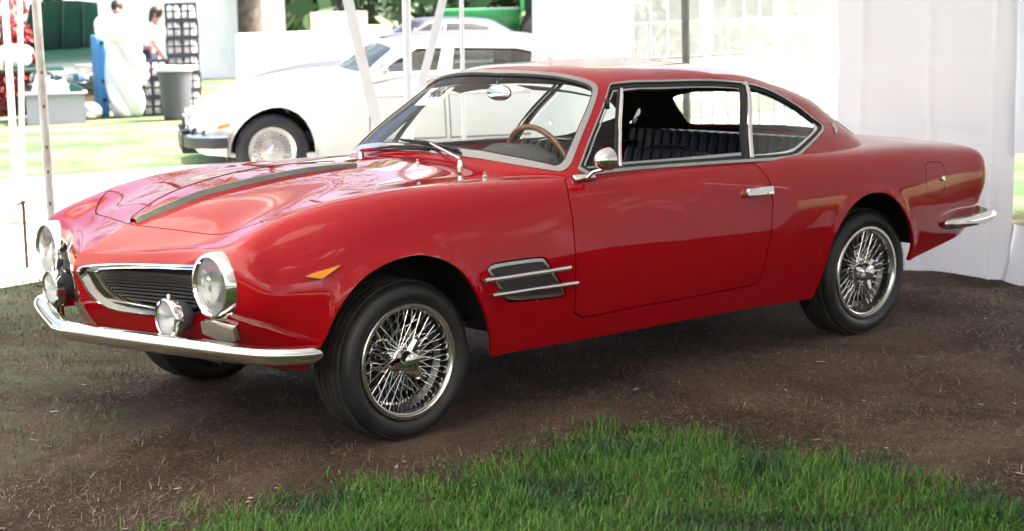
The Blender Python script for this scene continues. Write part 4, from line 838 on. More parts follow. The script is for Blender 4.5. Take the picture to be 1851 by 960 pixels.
def saloon(name, label, loc, rz, paint, group=None, detail=True, raised=False):
    t = thing(name, label, 'car', loc, rz, group)
    arcs = [np.array([(cx+.37*math.cos(a), max(0, .03+.33*math.sin(a))) for a in np.linspace(math.pi, 0, 15)]) for cx in (0, 2.78)]
    dl1 = np.array([(.84, .09), (1.52, .09), (1.50, .50), (1.2, .51), (.86, .46)]); dl2 = np.array([(1.56, .09), (2.36, .09), (2.40, .45), (2.1, .505), (1.54, .51)])
    panel('body', SEDL, paint, t, None, arcs+[offset_poly(dl1, .004), offset_poly(dl2, .004)], h=.06, flange=.03)
    for sd in (-1, 1):
        for d in (dl1, dl2):
            o = panel('door', SEDL, paint, t, offset_poly(d, -.006), h=.07, sides=(sd,), flange=.02)
            e = d[1, 0]-.12; MB().box(on(SEDL, e, .47, sd, .015), (.15, .03, .025), bev=.008).build('handle', M['chrome'], o)
            strip('rubbing_strip', SEDL, [(d[0, 0]+.01, .375), (d[1, 0]-.01, .375)], .016, .006, M['chrome'], o, sd, .001)
    shd = np.array([(-.7, .07), (-.3, .06), (-.06, .05), (-.015, .1), (-.01, .34), (-.06, .375), (-.3, .385), (-.7, .39)])
    w1 = np.array([(.17, .04), (.70, .04), (.74, .35), (.46, .35), (.20, .10)]); w2 = np.array([(.80, .04), (1.42, .04), (1.62, .10), (1.55, .26), (1.40, .33), (.84, .35)]); rwn = np.array([(2.5, .08), (2.1, .08), (1.95, .11), (1.95, .32), (2.1, .36), (2.5, .37)])
    panel('roof', SEDU, paint, t, None, [shd, w1, w2, rwn], h=.06, flange=.02)
    pb = panel('windscreen', SEDU, M['tinted'], t, shd, h=.12, flange=0, off=-.01); panel('rear_window', SEDU, M['tinted'], t, rwn, h=.12, flange=0, off=-.01)
    for sd in (-1, 1):
        for q in (w1, w2):
            o = panel('side_window', SEDU, M['tinted'], t, q, h=.12, sides=(sd,), flange=0, off=-.012)
            panel('window_trim', SEDU, M['chrome'], o, offset_poly(q, .012), [offset_poly(q, -.006)], h=.06, sides=(sd,), flange=.01, off=.006)
    b = MB(); b.box((1.5, 0, .42), (2.6, 1.45, .1)); b.box((1.35, 0, .40), (4.2, .95, .2)); b.box((.75, 0, .85), (.3, 1.35, .18)); b.build('underbody', M['black'], t, smooth=False)
    for x in (1.55, 2.35):
        for y in (-.36, .36): MB().box((x, y, .80), (.16, .50, .62), bev=.05).build('seat_back', M['beige'], t)
    # bumpers, lamps, grille
    P = [Vector((-.38, -.86, .42)), Vector((-.52, -.845, .42)), Vector((-.65, -.72, .42)), Vector((-.70, -.45, .42)), Vector((-.72, 0, .42))]; P = half_path([tuple(q) for q in P]); P = P+[Vector((q.x, -q.y, q.z)) for q in P[::-1]]
    oo = [v if v.dot(Vector((q.x-.3, q.y, 0))) > 0 else -v for q, v in zip(P, outs(P))]
    MB().sweep([(.05, -.055), (.05, .035), (.03, .05), (-.02, .05), (-.02, -.06)], P, oo).build('front_bumper', M['seal'], t)
    MB().sweep([(.055, .036), (.05, .055), (.0, .062), (0, .036)], P, oo).build('bumper_trim', M['chrome'], t)
    for sd in (-1, 1):
        for y in (.50, .68):
            A = aim((-.67+.09*(y > .6), sd*y, .55), (-1, sd*.05, 0)); MB().lathe([(.001, .01), (.06, .005), (.085, .0), (.09, .012), (.095, .0), (.095, -.08)], 24, A).build('headlamp', M['chrome'], t)
        panel('side_marker', SEDL, M['amber'], t, np.array([(-.47, .27), (-.36, .27), (-.36, .30), (-.47, .30)]), h=.05, sides=(sd,), flange=.01, off=.012)
        mb_ = MB(); mb_.ball((.98, sd*.93, 1.0), .07, .6, 1, .8); mb_.tube([(.98, sd*.82, .95), (.98, sd*.93, 1.0)], .012, 6); mb_.build('door_mirror', M['chrome'], t)
    g = MB().box((-.695, 0, .52), (.03, .62, .17), bev=.01).build('grille', M['chrome'], t)
    for k in range(14): MB().box((-.713, -.27+.0415*k, .52), (.01, .012, .14)).build('slat', M['seal'], g, smooth=False)
    # wheels
    A0 = Matrix.Rotation(math.pi/2, 4, 'X')
    wh = bpy.data.objects.new('wheel', None); link(wh, t)
    MB().lathe([(.20, .01), (.235, .024), (.28, .018), (.315, -.01), (.32, -.06), (.315, -.17), (.28, -.19), (.2, -.18)], 48, A0).build('tyre', M['rubber'], wh)
    MB().lathe([(.001, .035), (.03, .034), (.045, .026), (.05, .005), (.16, -.004), (.175, .012), (.205, .020), (.212, .012), (.205, .0), (.20, -.05)], 48, A0).build('rim', M['satin'], wh)
    lat = MB()
    for k in range(24):
        for rr, o in ((.150, 0), (.132, .5), (.114, 0)):
            a = 2*math.pi*(k+o)/24; c = Vector((rr*math.cos(a), -.001 if rr < .14 else .0, rr*math.sin(a))); lat.lathe([(.001, .004), (.0075, .004)], 6, aim(c+Vector((0, -.002, 0)), (0, -1, 0)))
    lo = lat.build('lattice_holes', M['black'], wh, smooth=False, recalc=False); lo['kind'] = 'stuff'
    for i, (x, y, r) in enumerate(((0, -.80, 0), (2.78, -.80, 0), (0, .80, math.pi), (2.78, .80, math.pi))):
        w = wh if i == 0 else copy_tree(wh, t); w.location = (x, y, .318); w.rotation_euler = (0, 0, r)
    for cx in (0, 2.78):
        V = []
        for k in range(11):
            a = math.radians(-10+200*k/10)
            for y in (.83, .5): V.append((cx+.39*math.cos(a), y, .30+.37*math.sin(a)))
        for sd in (-1, 1): mesh_obj('wheel_housing', [(x, y*sd, z) for x, y, z in V], [(2*k, 2*k+1, 2*k+3, 2*k+2) for k in range(10)]+[tuple(2*k+1 for k in range(11))], M['black'], t, False)
    return t
SEDP = (4.22+.80*.453, 6.88+.80*.892, .0)
saloon('white_saloon', 'cream white saloon with amber side marker and black bumper, parked on the pale path', SEDP, -.47, M['white'])
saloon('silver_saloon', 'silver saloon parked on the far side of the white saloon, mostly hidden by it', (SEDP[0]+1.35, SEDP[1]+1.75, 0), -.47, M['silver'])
saloon('black_saloon', 'dark saloon far behind the white saloon roof', (15.2, 21.4, 0), -.45, mat('black_paint', (.012, .013, .02), .3, 0, .6))
gc = saloon('green_saloon', 'dark green car with its bonnet propped open beyond the picnic table', (8.3, 19.3, 0), 1.35, M['greenblack'])
bn = MB(); V = []
for i in range(7):
    for j in range(7):
        u, v = i/6, j/6; V.append((.62-.42*v+.0, (u-.5)*(1.28-.22*v), .92+.80*v-.05*(2*u-1)**2+.02*math.sin(math.pi*v)))
bn.add(V, [(i*7+j, (i+1)*7+j, (i+1)*7+j+1, i*7+j+1) for i in range(6) for j in range(6)])
for y in (-.35, 0, .35): bn.tube([(.60, y*1.0, .93), (.21, y*.85, 1.69)], .02, 6)
bn.build('raised_bonnet', M['darkgreen'], gc)
# --- picnic table with a green top and bent tube legs, bags on it
pt = thing('picnic_table', 'picnic table with green top and bent grey tube legs at the left edge', 'table', (6.5, 17.75, 0), -.41)
for k in range(4): MB().box((0, -.33+.22*k, .735), (1.7, .205, .035), bev=.006).build('plank', M['darkgreen'], pt)
for x in (-.35, .45):
    MB().tube(chaikin(np.array([(x, -.36, .71), (x, -.30, .35), (x, -.62, .05), (x, -.75, .02), (x, .75, .02), (x, .62, .05), (x, .30, .35), (x, .36, .71)]), 2, False), .028, 8).build('leg', M['greyplastic'], pt)
    MB().tube([(x, -.30, .36), (x+(.3 if x < 0 else -.3), 0, .70)], .018, 6).tube([(x, .30, .36), (x+(.3 if x < 0 else -.3), 0, .70)], .018, 6).build('brace', M['darkgreen'], pt)
MB().tube([(-.35, -.55, .06), (.45, -.55, .06)], .022, 6).build('stretcher', M['greyplastic'], pt)
def lump(name, label, cat, loc, s, mt, seed, rz=0, knots=9, n=18, m=14, group=None, boxy=False):
    r = random.Random(seed); V = []; F = []; ph = [(r.uniform(0, 6), r.uniform(1, 7), r.uniform(.02, .075)) for _ in range(knots)]
    for i in range(m+1):
        b = math.pi*i/m; rad = max(.002, abs(math.sin(b))**(.28 if boxy else .55)); h = .5-.5*math.cos(b)
        for k in range(n):
            a = 2*math.pi*k/n; d = (1/(abs(math.cos(a))**4+abs(math.sin(a))**4)**.25 if boxy else 1)+sum(w*math.sin(q+f*a+3*h*f) for q, f, w in [(p_, round(f_), w_) for p_, f_, w_ in ph])
            V.append((rad*math.cos(a)*d*s[0], rad*math.sin(a)*d*s[1], h*s[2]))
    F = [(i*n+k, i*n+(k+1) % n, (i+1)*n+(k+1) % n, (i+1)*n+k) for i in range(m) for k in range(n)]
    o = mesh_obj(name, V, F, mt, None, angle=None); o.location = loc; o.rotation_euler = (0, 0, rz); return tag(o, label, cat, group)
lump('white_bag', 'big lumpy white bag leftmost on the picnic table', 'bag', (6.15, 17.95, .757), (.36, .3, .42), M['wrap'], 3)
lump('white_bag', 'smaller slumped white bag right of the big bag on the picnic table', 'bag', (6.70, 17.72, .757), (.24, .22, .34), M['wrap'], 5)
o = MB().box((0, 0, .075), (.38, .3, .15), bev=.006).build('brown_carton', M['tan']); o.location = (6.20, 17.50, .757); o.rotation_euler = (0, 0, -.41); tag(o, 'flat brown carton in front of the bags on the picnic table', 'carton')
bi = thing('storage_bin', 'open grey plastic storage bin on the grass below the picnic table', 'bin', (6.80, 16.70, 0), -.43)
b = MB(); w, d, h = .40, .26, .42
for (x, y, sx_, sy_) in ((0, -d, .78, .012), (0, d, .78, .012), (-w, 0, .012, .52), (w, 0, .012, .52)): b.box((x*.97, y*.97, h/2), (sx_, sy_, h))
b.box((0, 0, .01), (.76, .50, .012)); b.build('tub', M['greyplastic'], bi)
b = MB()
for (x, y, sx_, sy_) in ((0, -d-.015, .86, .04), (0, d+.015, .86, .04), (-w-.015, 0, .04, .56), (w+.015, 0, .04, .56)): b.box((x, y, h), (sx_, sy_, .035), bev=.008)
b.build('rim', M['greyplastic'], bi)
for k, (x, y, z, s, ry, mt, lab) in enumerate(((-.15, .0, .28, (.34, .22, .42), .35, 'paper', 'white crumpled sheet leaning out of the grey bin, tallest of its papers'), (.05, -.05, .26, (.3, .2, .36), -.25, 'paper', 'white folded paper in the middle of the grey bin'), (.24, .02, .27, (.20, .26, .26), .5, 'darkgreen', 'green edged carton at the right end of the grey bin'), (.14, .12, .25, (.2, .05, .38), -.5, 'tan', 'tan card at the back of the grey bin'))):
    o = MB().box((0, 0, 0), s, M=Matrix.Rotation(ry, 4, 'Y'), bev=.01).build('carton' if mt in ('tan', 'darkgreen') else 'paper_sheet', M[mt]); cr, sr = math.cos(-.43), math.sin(-.43); o.location = (6.80+x*cr-y*sr, 16.70+x*sr+y*cr, z+.14); o.rotation_euler = (0, 0, -.43); tag(o, lab, 'carton' if mt in ('tan', 'darkgreen') else 'paper')
lump('white_bundle', 'small round white bundle lying on the grass right of the grey bin', 'bundle', (7.45, 17.0, 0), (.17, .17, .24), M['wrap'], 8)
bd = thing('board_stack', 'stack of reddish brown and pale boards on blocks behind the grey bin', 'boards', (8.30, 19.0, 0), -.45)
for k, (z, mt, wd) in enumerate(((.06, 'tan', .9), (.20, 'tan', 1.25), (.32, 'brick', 1.3), (.44, 'brick', 1.3), (.57, 'tan', 1.5), (.68, 'paper', 1.5))): MB().box((.02*(-1)**k, .03*(k % 2), z), (wd, .5, .10), bev=.006).build('board', M[mt], bd)
bl = thing('blue_panel', 'upright blue panel with dark latches left of the tall white wrapped load', 'panel', (7.92, 17.55, 0), -.30)
MB().box((0, 0, .60), (.14, .5, 1.18), bev=.015).build('slab', M['blue'], bl)
for z in (.25, .52, 1.08): MB().box((.01, -.252, z), (.06, .012, .05), bev=.004).build('latch', M['seal'], bl)
wl = lump('wrapped_load', 'tall load wrapped in white sheeting standing on the grass', 'load', (8.01, 16.90, 0), (.24, .25, 1.22), M['wrap'], 11, -.47, 16, 36, 34, None, True)
lump('white_sack', 'wide white sack resting on top of the tall wrapped load', 'sack', (7.95, 16.88, 1.12), (.33, .28, .36), M['wrap'], 15, -.47, 16, 32, 22, None, True)
lump('wrapped_load', 'shorter white wrapped load right of the tall one, before the black crates', 'load', (8.24, 17.08, 0), (.17, .19, .92), M['wrap'], 19, -.47, 14, 28, 26, None, True)
# --- crates
def crate():
    t = thing('black_crate', '', 'crate', group='black plastic crates')
    b = MB(); w, d, h = .115, .16, .27
    for x in (-w, w):
        for y in (-d, d): b.box((x, y, h/2), (.03, .03, h))
    for z in (.018, h-.018):
        for y in (-d, d): b.box((0, y, z), (2*w, .022, .036))
        for x in (-w, w): b.box((x, 0, z), (.022, 2*d, .036))
    for y in (-d, d): b.box((0, y, h*.52), (2*w, .016, .03)); b.box((0, y, h/2), (.03, .016, h))
    b.box((0, d*.9, h/2), (2*w, .012, h)); b.build('frame', M['crate'], t, smooth=False)
    b = MB(); r = random.Random(2)
    for k in range(6): b.lathe([(.022, 0), (.026, .02), (.026, .13), (.010, .17), (.010, .2), (.001, .2)], 8, Matrix.Translation((-.075+.03*k, r.uniform(-.08, .08), .03)))
    b.build('contents', M['paper'], t); return t
c0 = crate()
low = [(8.27, 16.87), (8.48, 16.76)]; tall = [(9.60, 18.31), (9.81, 18.19)]
names = {0: 'lowest', 1: 'second', 2: 'third', 3: 'fourth', 4: 'fifth', 5: 'topmost'}; first = True
for stack, pos, nn in (('short', low, 3), ('tall', tall, 6)):
    for j, (x, y) in enumerate(pos):
        for k in range(nn):
            c = c0 if first else copy_tree(c0); first = False
            c.location = (x+.006*((k*7+j) % 3-1), y, .272*k+.003); c.rotation_euler = (0, 0, -.49+.02*((k+j) % 3-1))
            c['label'] = f"black crate, {'topmost' if k == nn-1 else names[k]+' from the ground' if k else 'lowest'} of the {'left' if j == 0 else 'right'} column in the {stack} stack"
o = MB().box((0, 0, .06), (.14, .10, .10), bev=.02).build('red_cloth', M['redcloth']); o.location = (8.25, 16.75, .58); tag(o, 'red cloth bunched in the short stack of black crates', 'cloth')
tb = thing('trash_can', 'dark grey trash can with a white bag over its rim, beside the black crates', 'trash can', (8.14, 15.69, 0))
MB().lathe([(.001, .01), (.17, .01), (.185, .03), (.235, .66), (.25, .67), (.262, .70), (.262, .74), (.245, .745), (.235, .70), (.17, .05)], 28).build('tub', M['bin'], tb, angle=30)
MB().lathe([(.238, .70), (.262, .755), (.272, .74), (.270, .70), (.266, .685)], 28).build('bag_liner', M['wrap'], tb)
for a in (0.6, 2.6): MB().tube([(.25*math.cos(a)+.02, .25*math.sin(a), .66), (.29*math.cos(a), .29*math.sin(a), .62), (.25*math.cos(a), .25*math.sin(a), .56)], .012, 6).build('handle', M['bin'], tb)
# --- people
def person(label, loc, rz, h, shirt, shorts, lean=0.0, arm=(.25, -.15), hairlen=.0):
    t = thing('person', label, 'person', loc, rz)
    k = h/1.72; sh = lean
    J = {'pelvis': (0, 0, .93), 'waist': (sh*.2, 0, 1.06), 'chest': (sh*.6, 0, 1.28), 'neck': (sh*.9, 0, 1.46), 'head': (sh*1.1+.01, 0, 1.56), 'top': (sh*1.2+.01, 0, 1.68)}
    for s, n in ((1, 'l'), (-1, 'r')):
        J.update({n+'hip': (0, s*.10, .88), n+'knee': (.03, s*.11, .49), n+'ank': (-.02, s*.11, .09), n+'toe': (.14, s*.13, .035), n+'sho': (sh*.75, s*.19, 1.40), n+'elb': (sh*.75+arm[0]*.4, s*.25, 1.13), n+'wri': (sh*.75+arm[0], s*.22, 1.13+arm[1]), n+'han': (sh*.75+arm[0]+.09, s*.21, 1.11+arm[1]*1.3)})
    R = dict(pelvis=.135, waist=.12, chest=.145, neck=.058, head=.085, top=.07, hip=.09, knee=.058, ank=.042, toe=.035, sho=.062, elb=.043, wri=.030, han=.038)
    E = [('pelvis', 'waist'), ('waist', 'chest'), ('chest', 'neck'), ('neck', 'head'), ('head', 'top')]
    for n in 'lr': E += [('pelvis', n+'hip'), (n+'hip', n+'knee'), (n+'knee', n+'ank'), (n+'ank', n+'toe'), ('chest', n+'sho'), (n+'sho', n+'elb'), (n+'elb', n+'wri'), (n+'wri', n+'han')]
    def skin(name, keys, edges, grow, mt, parent, kk=1):
        idx = {q: i for i, q in enumerate(keys)}; me = bpy.data.meshes.new(name); me.from_pydata([tuple(c*k for c in J[q]) for q in keys], [(idx[a], idx[b_]) for a, b_ in edges], []); o = bpy.data.objects.new(name, me); link(o)
        o.modifiers.new('s', 'SKIN'); o.modifiers.new('d', 'SUBSURF').levels = 2
        for i, q in enumerate(keys):
            r_ = (R.get(q) or R[q[1:]])*k+grow; me.skin_vertices[0].data[i].radius = (r_*(.8 if q in ('chest', 'pelvis', 'waist') else 1), r_)
        me.skin_vertices[0].data[0].use_root = True
        dg = bpy.context.evaluated_depsgraph_get(); m2 = bpy.data.meshes.new_from_object(o.evaluated_get(dg)); bpy.data.objects.remove(o); m2.materials.clear(); m2.materials.append(mt)
        m2.polygons.foreach_set('use_smooth', [True]*len(m2.polygons)); return link(bpy.data.objects.new(name, m2), parent)
    skin('body', list(J), E, 0, M['skin'], t)
    skin('shirt', ['chest', 'waist', 'pelvis', 'lsho', 'rsho', 'lelb', 'relb'], [('chest', 'waist'), ('waist', 'pelvis'), ('chest', 'lsho'), ('chest', 'rsho'), ('lsho', 'lelb'), ('rsho', 'relb')], .016, shirt, t)
    skin('shorts', ['pelvis', 'lhip', 'rhip', 'lknee', 'rknee'], [('pelvis', 'lhip'), ('pelvis', 'rhip'), ('lhip', 'lknee'), ('rhip', 'rknee')], .018, shorts, t)
    hx = J['top'][0]*k; hb = MB().ball((hx-.02, 0, 1.63*k), .105, 1.05, .92, 1.0)
    if hairlen: hb.tube([(hx-.06, 0, 1.62*k), (hx-.10, 0, 1.5*k), (hx-.08, .02, (1.5-hairlen)*k)], [.08, .06, .03], 10)
    hb.build('hair', M['hair'], t)
    for s in (-1, 1): MB().ball((hx+.075, s*.032, 1.595*k), .011).build('eye', M['ink'], t)
    MB().tube([(hx+.085, 0, 1.60*k), (hx+.105, 0, 1.565*k)], [.008, .014], 8).build('nose', M['skin'], t); MB().tube([(hx+.082, -.025, 1.535*k), (hx+.092, 0, 1.533*k), (hx+.082, .025, 1.535*k)], .006, 6).build('mouth', mat('lips', (.35, .12, .1), .6), t)
    for s in (-1, 1): MB().ball((hx, s*.085, 1.585*k), .024, .7, .4, 1.2).build('ear', M['skin'], t)
    return t
person('dark haired person standing behind the tall white wrapped load, only the head showing', (8.76, 18.52, 0), -2.0, 1.70, M['shirtgrey'], M['navy'])
person('person in a white top and dark shorts bending beside the tall black crates', (9.36, 18.75, 0), -1.0, 1.58, M['shirtgrey'], M['navy'], .18, (.28, -.28), .3)
# --- white covered counter, cartons, tractor
ct_ = thing('covered_counter', 'long counter under a white cloth in the sun behind the white saloon bonnet', 'counter', (10.12, 15.44, 0), -.57)
V = []; n = 60; per = [(-.95, -.4), (.95, -.4), (.95, .4), (-.95, .4)]; dp = dense(np.array(per), .09)
for i, (x, y) in enumerate(dp):
    f = 1+.03*math.sin(i*1.9); V += [(x*1.02*f, y*1.05*f, .05), (x, y, 1.14), (x*.97, y*.95, 1.16)]
m = len(dp); mesh_obj('cloth', V, [(3*i+k, 3*((i+1) % m)+k, 3*((i+1) % m)+k+1, 3*i+k+1) for i in range(m) for k in (0, 1)]+[tuple(3*i+2 for i in range(m))], M['wrap'], ct_, angle=40)
for k, (x, y, z, s, lab) in enumerate(((13.6, 19.6, 0, (1.0, .7, 1.42), 'large tan crate beyond the covered counter'), (14.6, 20.0, 0, (.7, .6, 1.15), 'smaller pinkish tan crate right of the large tan one'))):
    t = thing('tan_crate', lab, 'crate', (x, y, 0), -.58)
    for q in range(4): MB().box((0, 0, s[2]*(q+.5)/4), (s[0], s[1], s[2]/4-.012), bev=.006).build('plank', M['tan'], t)
    for sx_ in (-1, 1): MB().box((sx_*(s[0]/2-.05), -s[1]/2-.012, s[2]/2), (.09, .022, s[2])).build('batten', M['tan'], t, smooth=False)
tr_ = thing('tractor', 'green tractor with yellow wheel centres beyond the white saloon roof', 'tractor', (18.2, 20.45, 0), -.75)
b = MB(); b.box((-.55, 0, 1.12), (1.7, .6, .55), bev=.08); b.box((-.4, 0, .75), (1.9, .45, .3), bev=.04); b.build('bonnet', M['tractor'], tr_)
b = MB(); b.box((.95, 0, 2.42), (1.35, 1.3, .12), bev=.04)
for x in (.35, 1.55):
    for y in (-.58, .58): b.box((x, y, 1.85), (.07, .07, 1.1))
b.build('cab', M['tractor'], tr_); b = MB(); b.box((.95, 0, 1.75), (1.1, 1.08, 1.1)); b.build('cab_glass', M['glassdark'], tr_)
MB().tube([(-.9, .1, 1.38), (-.9, .1, 2.1)], .04, 8).build('exhaust', M['seal'], tr_)
for sd in (-1, 1):
    for x, r_, wd in ((.95, .72, .36), (-1.05, .46, .24)):
        w = bpy.data.objects.new('wheel', None); link(w, tr_); w.location = (x, sd*.72, r_); A = Matrix.Rotation(math.pi/2, 4, 'X')
        tm = MB().lathe([(r_*.58, wd/2), (r_*.9, wd/2), (r_, wd*.35), (r_, -wd*.35), (r_*.9, -wd/2), (r_*.58, -wd/2)], 32, A)
        for q in range(18):
            a = 2*math.pi*q/18; tm.box((r_*math.cos(a), (.25 if q % 2 else -.25)*wd, r_*math.sin(a)), (.06, wd*.5, .06), M=Matrix.Rotation(-a, 4, 'Y'))
        tm.build('tyre', M['rubber'], w); MB().lathe([(.001, wd*.2), (r_*.25, wd*.2), (r_*.5, wd*.42), (r_*.6, wd*.5), (r_*.6, -wd*.5), (r_*.3, -wd*.3), (.001, -wd*.3)], 24, A).build('rim', M['yellow'], w)
    P = [Vector((.95+.82*math.cos(a), sd*.72, .72+.82*math.sin(a))) for a in np.linspace(.1, math.pi*.95, 14)]; V = []
    for q in P: V += [q+Vector((0, -.22, 0)), q+Vector((0, .22, 0))]
    mesh_obj('mudguard', V, [(2*i, 2*i+1, 2*i+3, 2*i+2) for i in range(13)], M['tractor'], tr_)
# --- far tents
wall('far_tent_wall', 'white pleated tent wall far behind the black crates', [(12.6, 28.6), (14.6, 27.8), (16.8, 26.4)], 3.0, M['drape'], .05, .0, (.6, 1.5, 2.6, 3.4, 4.3), (14.6, 27.8, 0), ruffle=.07, seed=21)
wall('far_tent_wall', 'white tent wall far off behind the raised green bonnet', [(9.5, 30.5), (12.3, 28.9)], 3.0, M['drape'], .05, .0, (.8, 1.9), (11, 29.7, 0), ruffle=.07, seed=22)
pole('tent_pole', 'white slanting tent pole left of the worn one, by the picnic table', (1.66, 6.35, 0), (1.53, 6.0, 2.2), .024, M['polewhite'])
pole('tent_pole', 'white upright tent pole in front of the white saloon windscreen', (3.70, 4.20, 0), (3.74, 4.20, 2.6), .030, M['polewhite'])
pole('tent_pole', 'thin white pole between the two leaning straps above the coupe roof', (4.28, 4.3, 0), (4.32, 4.3, 2.6), .016, M['polewhite'])
def strap(label, a, b, w=.045):
    a, b = Vector(a), Vector(b); d = (b-a).normalized(); v = d.cross(Vector((.5, .86, 0))).normalized()*w/2; n = d.cross(v).normalized()*.004; m = 14; V = []
    for i in range(m+1):
        q = a.lerp(b, i/m)-Vector((0, 0, .05*math.sin(math.pi*i/m))); V += [q-v-n, q+v-n, q+v+n, q-v+n]
    o = mesh_obj('guy_strap', [Vector(x)-a for x in V], [(4*i+k, 4*i+(k+1) % 4, 4*i+4+(k+1) % 4, 4*i+4+k) for i in range(m) for k in range(4)]+[(3, 2, 1, 0), (4*m, 4*m+1, 4*m+2, 4*m+3)], M['rope'], None, False); o.location = a; return tag(o, label, 'strap')
strap('broad white strap slanting down to the right across the white saloon windscreen', (3.10, 4.25, 2.3), (3.72, 4.45, .25), .075)
strap('white strap slanting down to the left beside the number sheet', (4.30, 4.1, 2.5), (3.62, 4.35, .1), .06)
strap('white strap hanging to an iron stake at the left edge', (.88, 4.2, 2.4), (.775, 4.2, .55), .035)
sk = MB().tube([(0, 0, 0), (.004, 0, .40), (0, 0, .42)], [.010, .012, .016], 8).tube([(-.035, 0, .40), (.02, 0, .41)], .008, 6).build('iron_stake', M['rust']); sk.location = (.765, 4.2, .0); tag(sk, 'rusty iron stake in the pale path under the hanging strap', 'stake')
# ---------------------------------------------------------------- trees, bushes
lf = {}
for nm, c in (('leaf_spring', (.16, .22, .05)), ('leaf_dark', (.035, .075, .025)), ('leaf_hedge', (.05, .085, .045)), ('leaf_red', (.30, .03, .03))):
    m = bpy.data.materials.new(nm); nt, N, L = nodes(m); B = nt.nodes['Principled BSDF']; B.inputs['Roughness'].default_value = .6; g = N('ShaderNodeNewGeometry')
    L(ramp(N, L, g.outputs['Random Per Island'], [(0, tuple(x*.55 for x in c)), (1, tuple(min(1, x*1.5) for x in c))]), B.inputs['Base Color']); lf[nm] = m
def leaves(name, pts, size, mt, parent=None, seed=0):
    r = np.random.default_rng(seed); n = len(pts); P = np.array(pts)
    a = r.normal(size=(n, 3)); a /= np.linalg.norm(a, axis=1, keepdims=True); b = np.cross(a, r.normal(size=(n, 3))); b /= np.linalg.norm(b, axis=1, keepdims=True); s = size*r.uniform(.6, 1.4, (n, 1))
    V = np.stack([P-a*s, P+b*s*.45, P+a*s, P-b*s*.45], 1).reshape(-1, 3); me = bpy.data.meshes.new(name)
    me.vertices.add(4*n); me.vertices.foreach_set('co', V.ravel()); me.loops.add(4*n); me.loops.foreach_set('vertex_index', np.arange(4*n)); me.polygons.add(n); me.polygons.foreach_set('loop_start', np.arange(0, 4*n, 4)); me.update(calc_edges=True); me.materials.append(mt)
    return link(bpy.data.objects.new(name, me), parent)
def tree(label, loc, h, r0, seed, leafmat, nleaf=900, spread=1.0, first=.35, lsize=.06, lean=(0, 0)):
    r = random.Random(seed); t = thing('tree', label, 'tree', loc); tips = []; b = MB()
    def grow(p, d, ln, rad, lev):
        P = [p]; R = [rad]; q = p.copy(); v = d.copy(); k = 5 if lev < 2 else 4
        for i in range(k):
            v = (v+Vector((r.uniform(-.25, .25), r.uniform(-.25, .25), r.uniform(-.12, .18)))*(.5 if lev == 0 else 1)).normalized(); q = q+v*ln/k; P.append(q); R.append(rad*(1-.75*(i+1)/k)+.004)
        b.tube(P, R, 9 if lev == 0 else 5 if lev < 3 else 3)
        if lev >= 2: tips.extend([P[-1], P[-2], P[-3]])
        if lev < 4:
            for i in range((7 if lev == 0 else 4 if lev < 3 else 3)):
                f = r.uniform(first if lev == 0 else .25, 1); j = min(k-1, int(f*k)); pp = P[j].lerp(P[j+1], f*k-j); a = r.uniform(0, 2*math.pi); out = Vector((math.cos(a), math.sin(a), r.uniform(-.1, .7))).normalized()
                grow(pp, (v*.35+out*spread).normalized(), ln*r.uniform(.42, .62), R[j]*.55, lev+1)
    grow(Vector((0, 0, -.05)), Vector((lean[0], lean[1], 1)).normalized(), h*.75, r0, 0)
    b.build('trunk', M['bark'], t, angle=60)
    pts = [np.array(r.choice(tips))+np.array([r.gauss(0, .22) for _ in range(3)]) for _ in range(nleaf)]
    leaves('crown', pts, lsize, leafmat, t, seed); return t
tree('big tree with a thick grey brown trunk beyond the white counter, bare spring branches', (15.9, 26.4, 0), 12, .30, 5, lf['leaf_spring'], 3500, 1.2, .25, .09)
tree('bare spring tree left of the picture by the picnic table', (-1.2, 15.0, 0), 9, .20, 12, lf['leaf_spring'], 2500, 1.2, .2)
tree('bare spring tree well left of the tent opening', (3.6, 24.0, 0), 11, .24, 23, lf['leaf_spring'], 3000, 1.2, .25)
tree('slim tree between the dark saloon and the tractor', (20.5, 27.0, 0), 8, .13, 31, lf['leaf_spring'], 2500, 1.0, .3)
tree('leafy tree behind the camera side of the tent', (-13, -17, 0), 10, .25, 41, lf['leaf_dark'], 5000, 1.2, .2, .16)
tree('leafy tree far behind the camera on the right', (9, -20, 0), 11, .27, 43, lf['leaf_dark'], 5000, 1.2, .2, .16)
def bush(name, label, loc, r, h, mt, n, seed, group=None):
    g = np.random.default_rng(seed); t = thing(name, label, 'bush', loc, group=group); u = g.normal(size=(n, 3)); u /= np.linalg.norm(u, axis=1, keepdims=True); u[:, 2] = np.abs(u[:, 2]); lob = 1+.25*np.sin(3*np.arctan2(u[:, 1], u[:, 0])+seed)+.2*np.sin(5*u[:, 2]+seed)
    P = u*np.array([r, r, h])*(g.uniform(.35, 1, (n, 1))**.5)*lob[:, None]; leaves('foliage', P, .07, mt, t, seed)
    b = MB()
    for k in range(5): a = 6.28*k/5; b.tube([(0, 0, 0), (.3*r*math.cos(a), .3*r*math.sin(a), h*.4), (.6*r*math.cos(a), .6*r*math.sin(a), h*.75)], [.04, .025, .01], 5)
    b.build('stems', M['bark'], t); return t
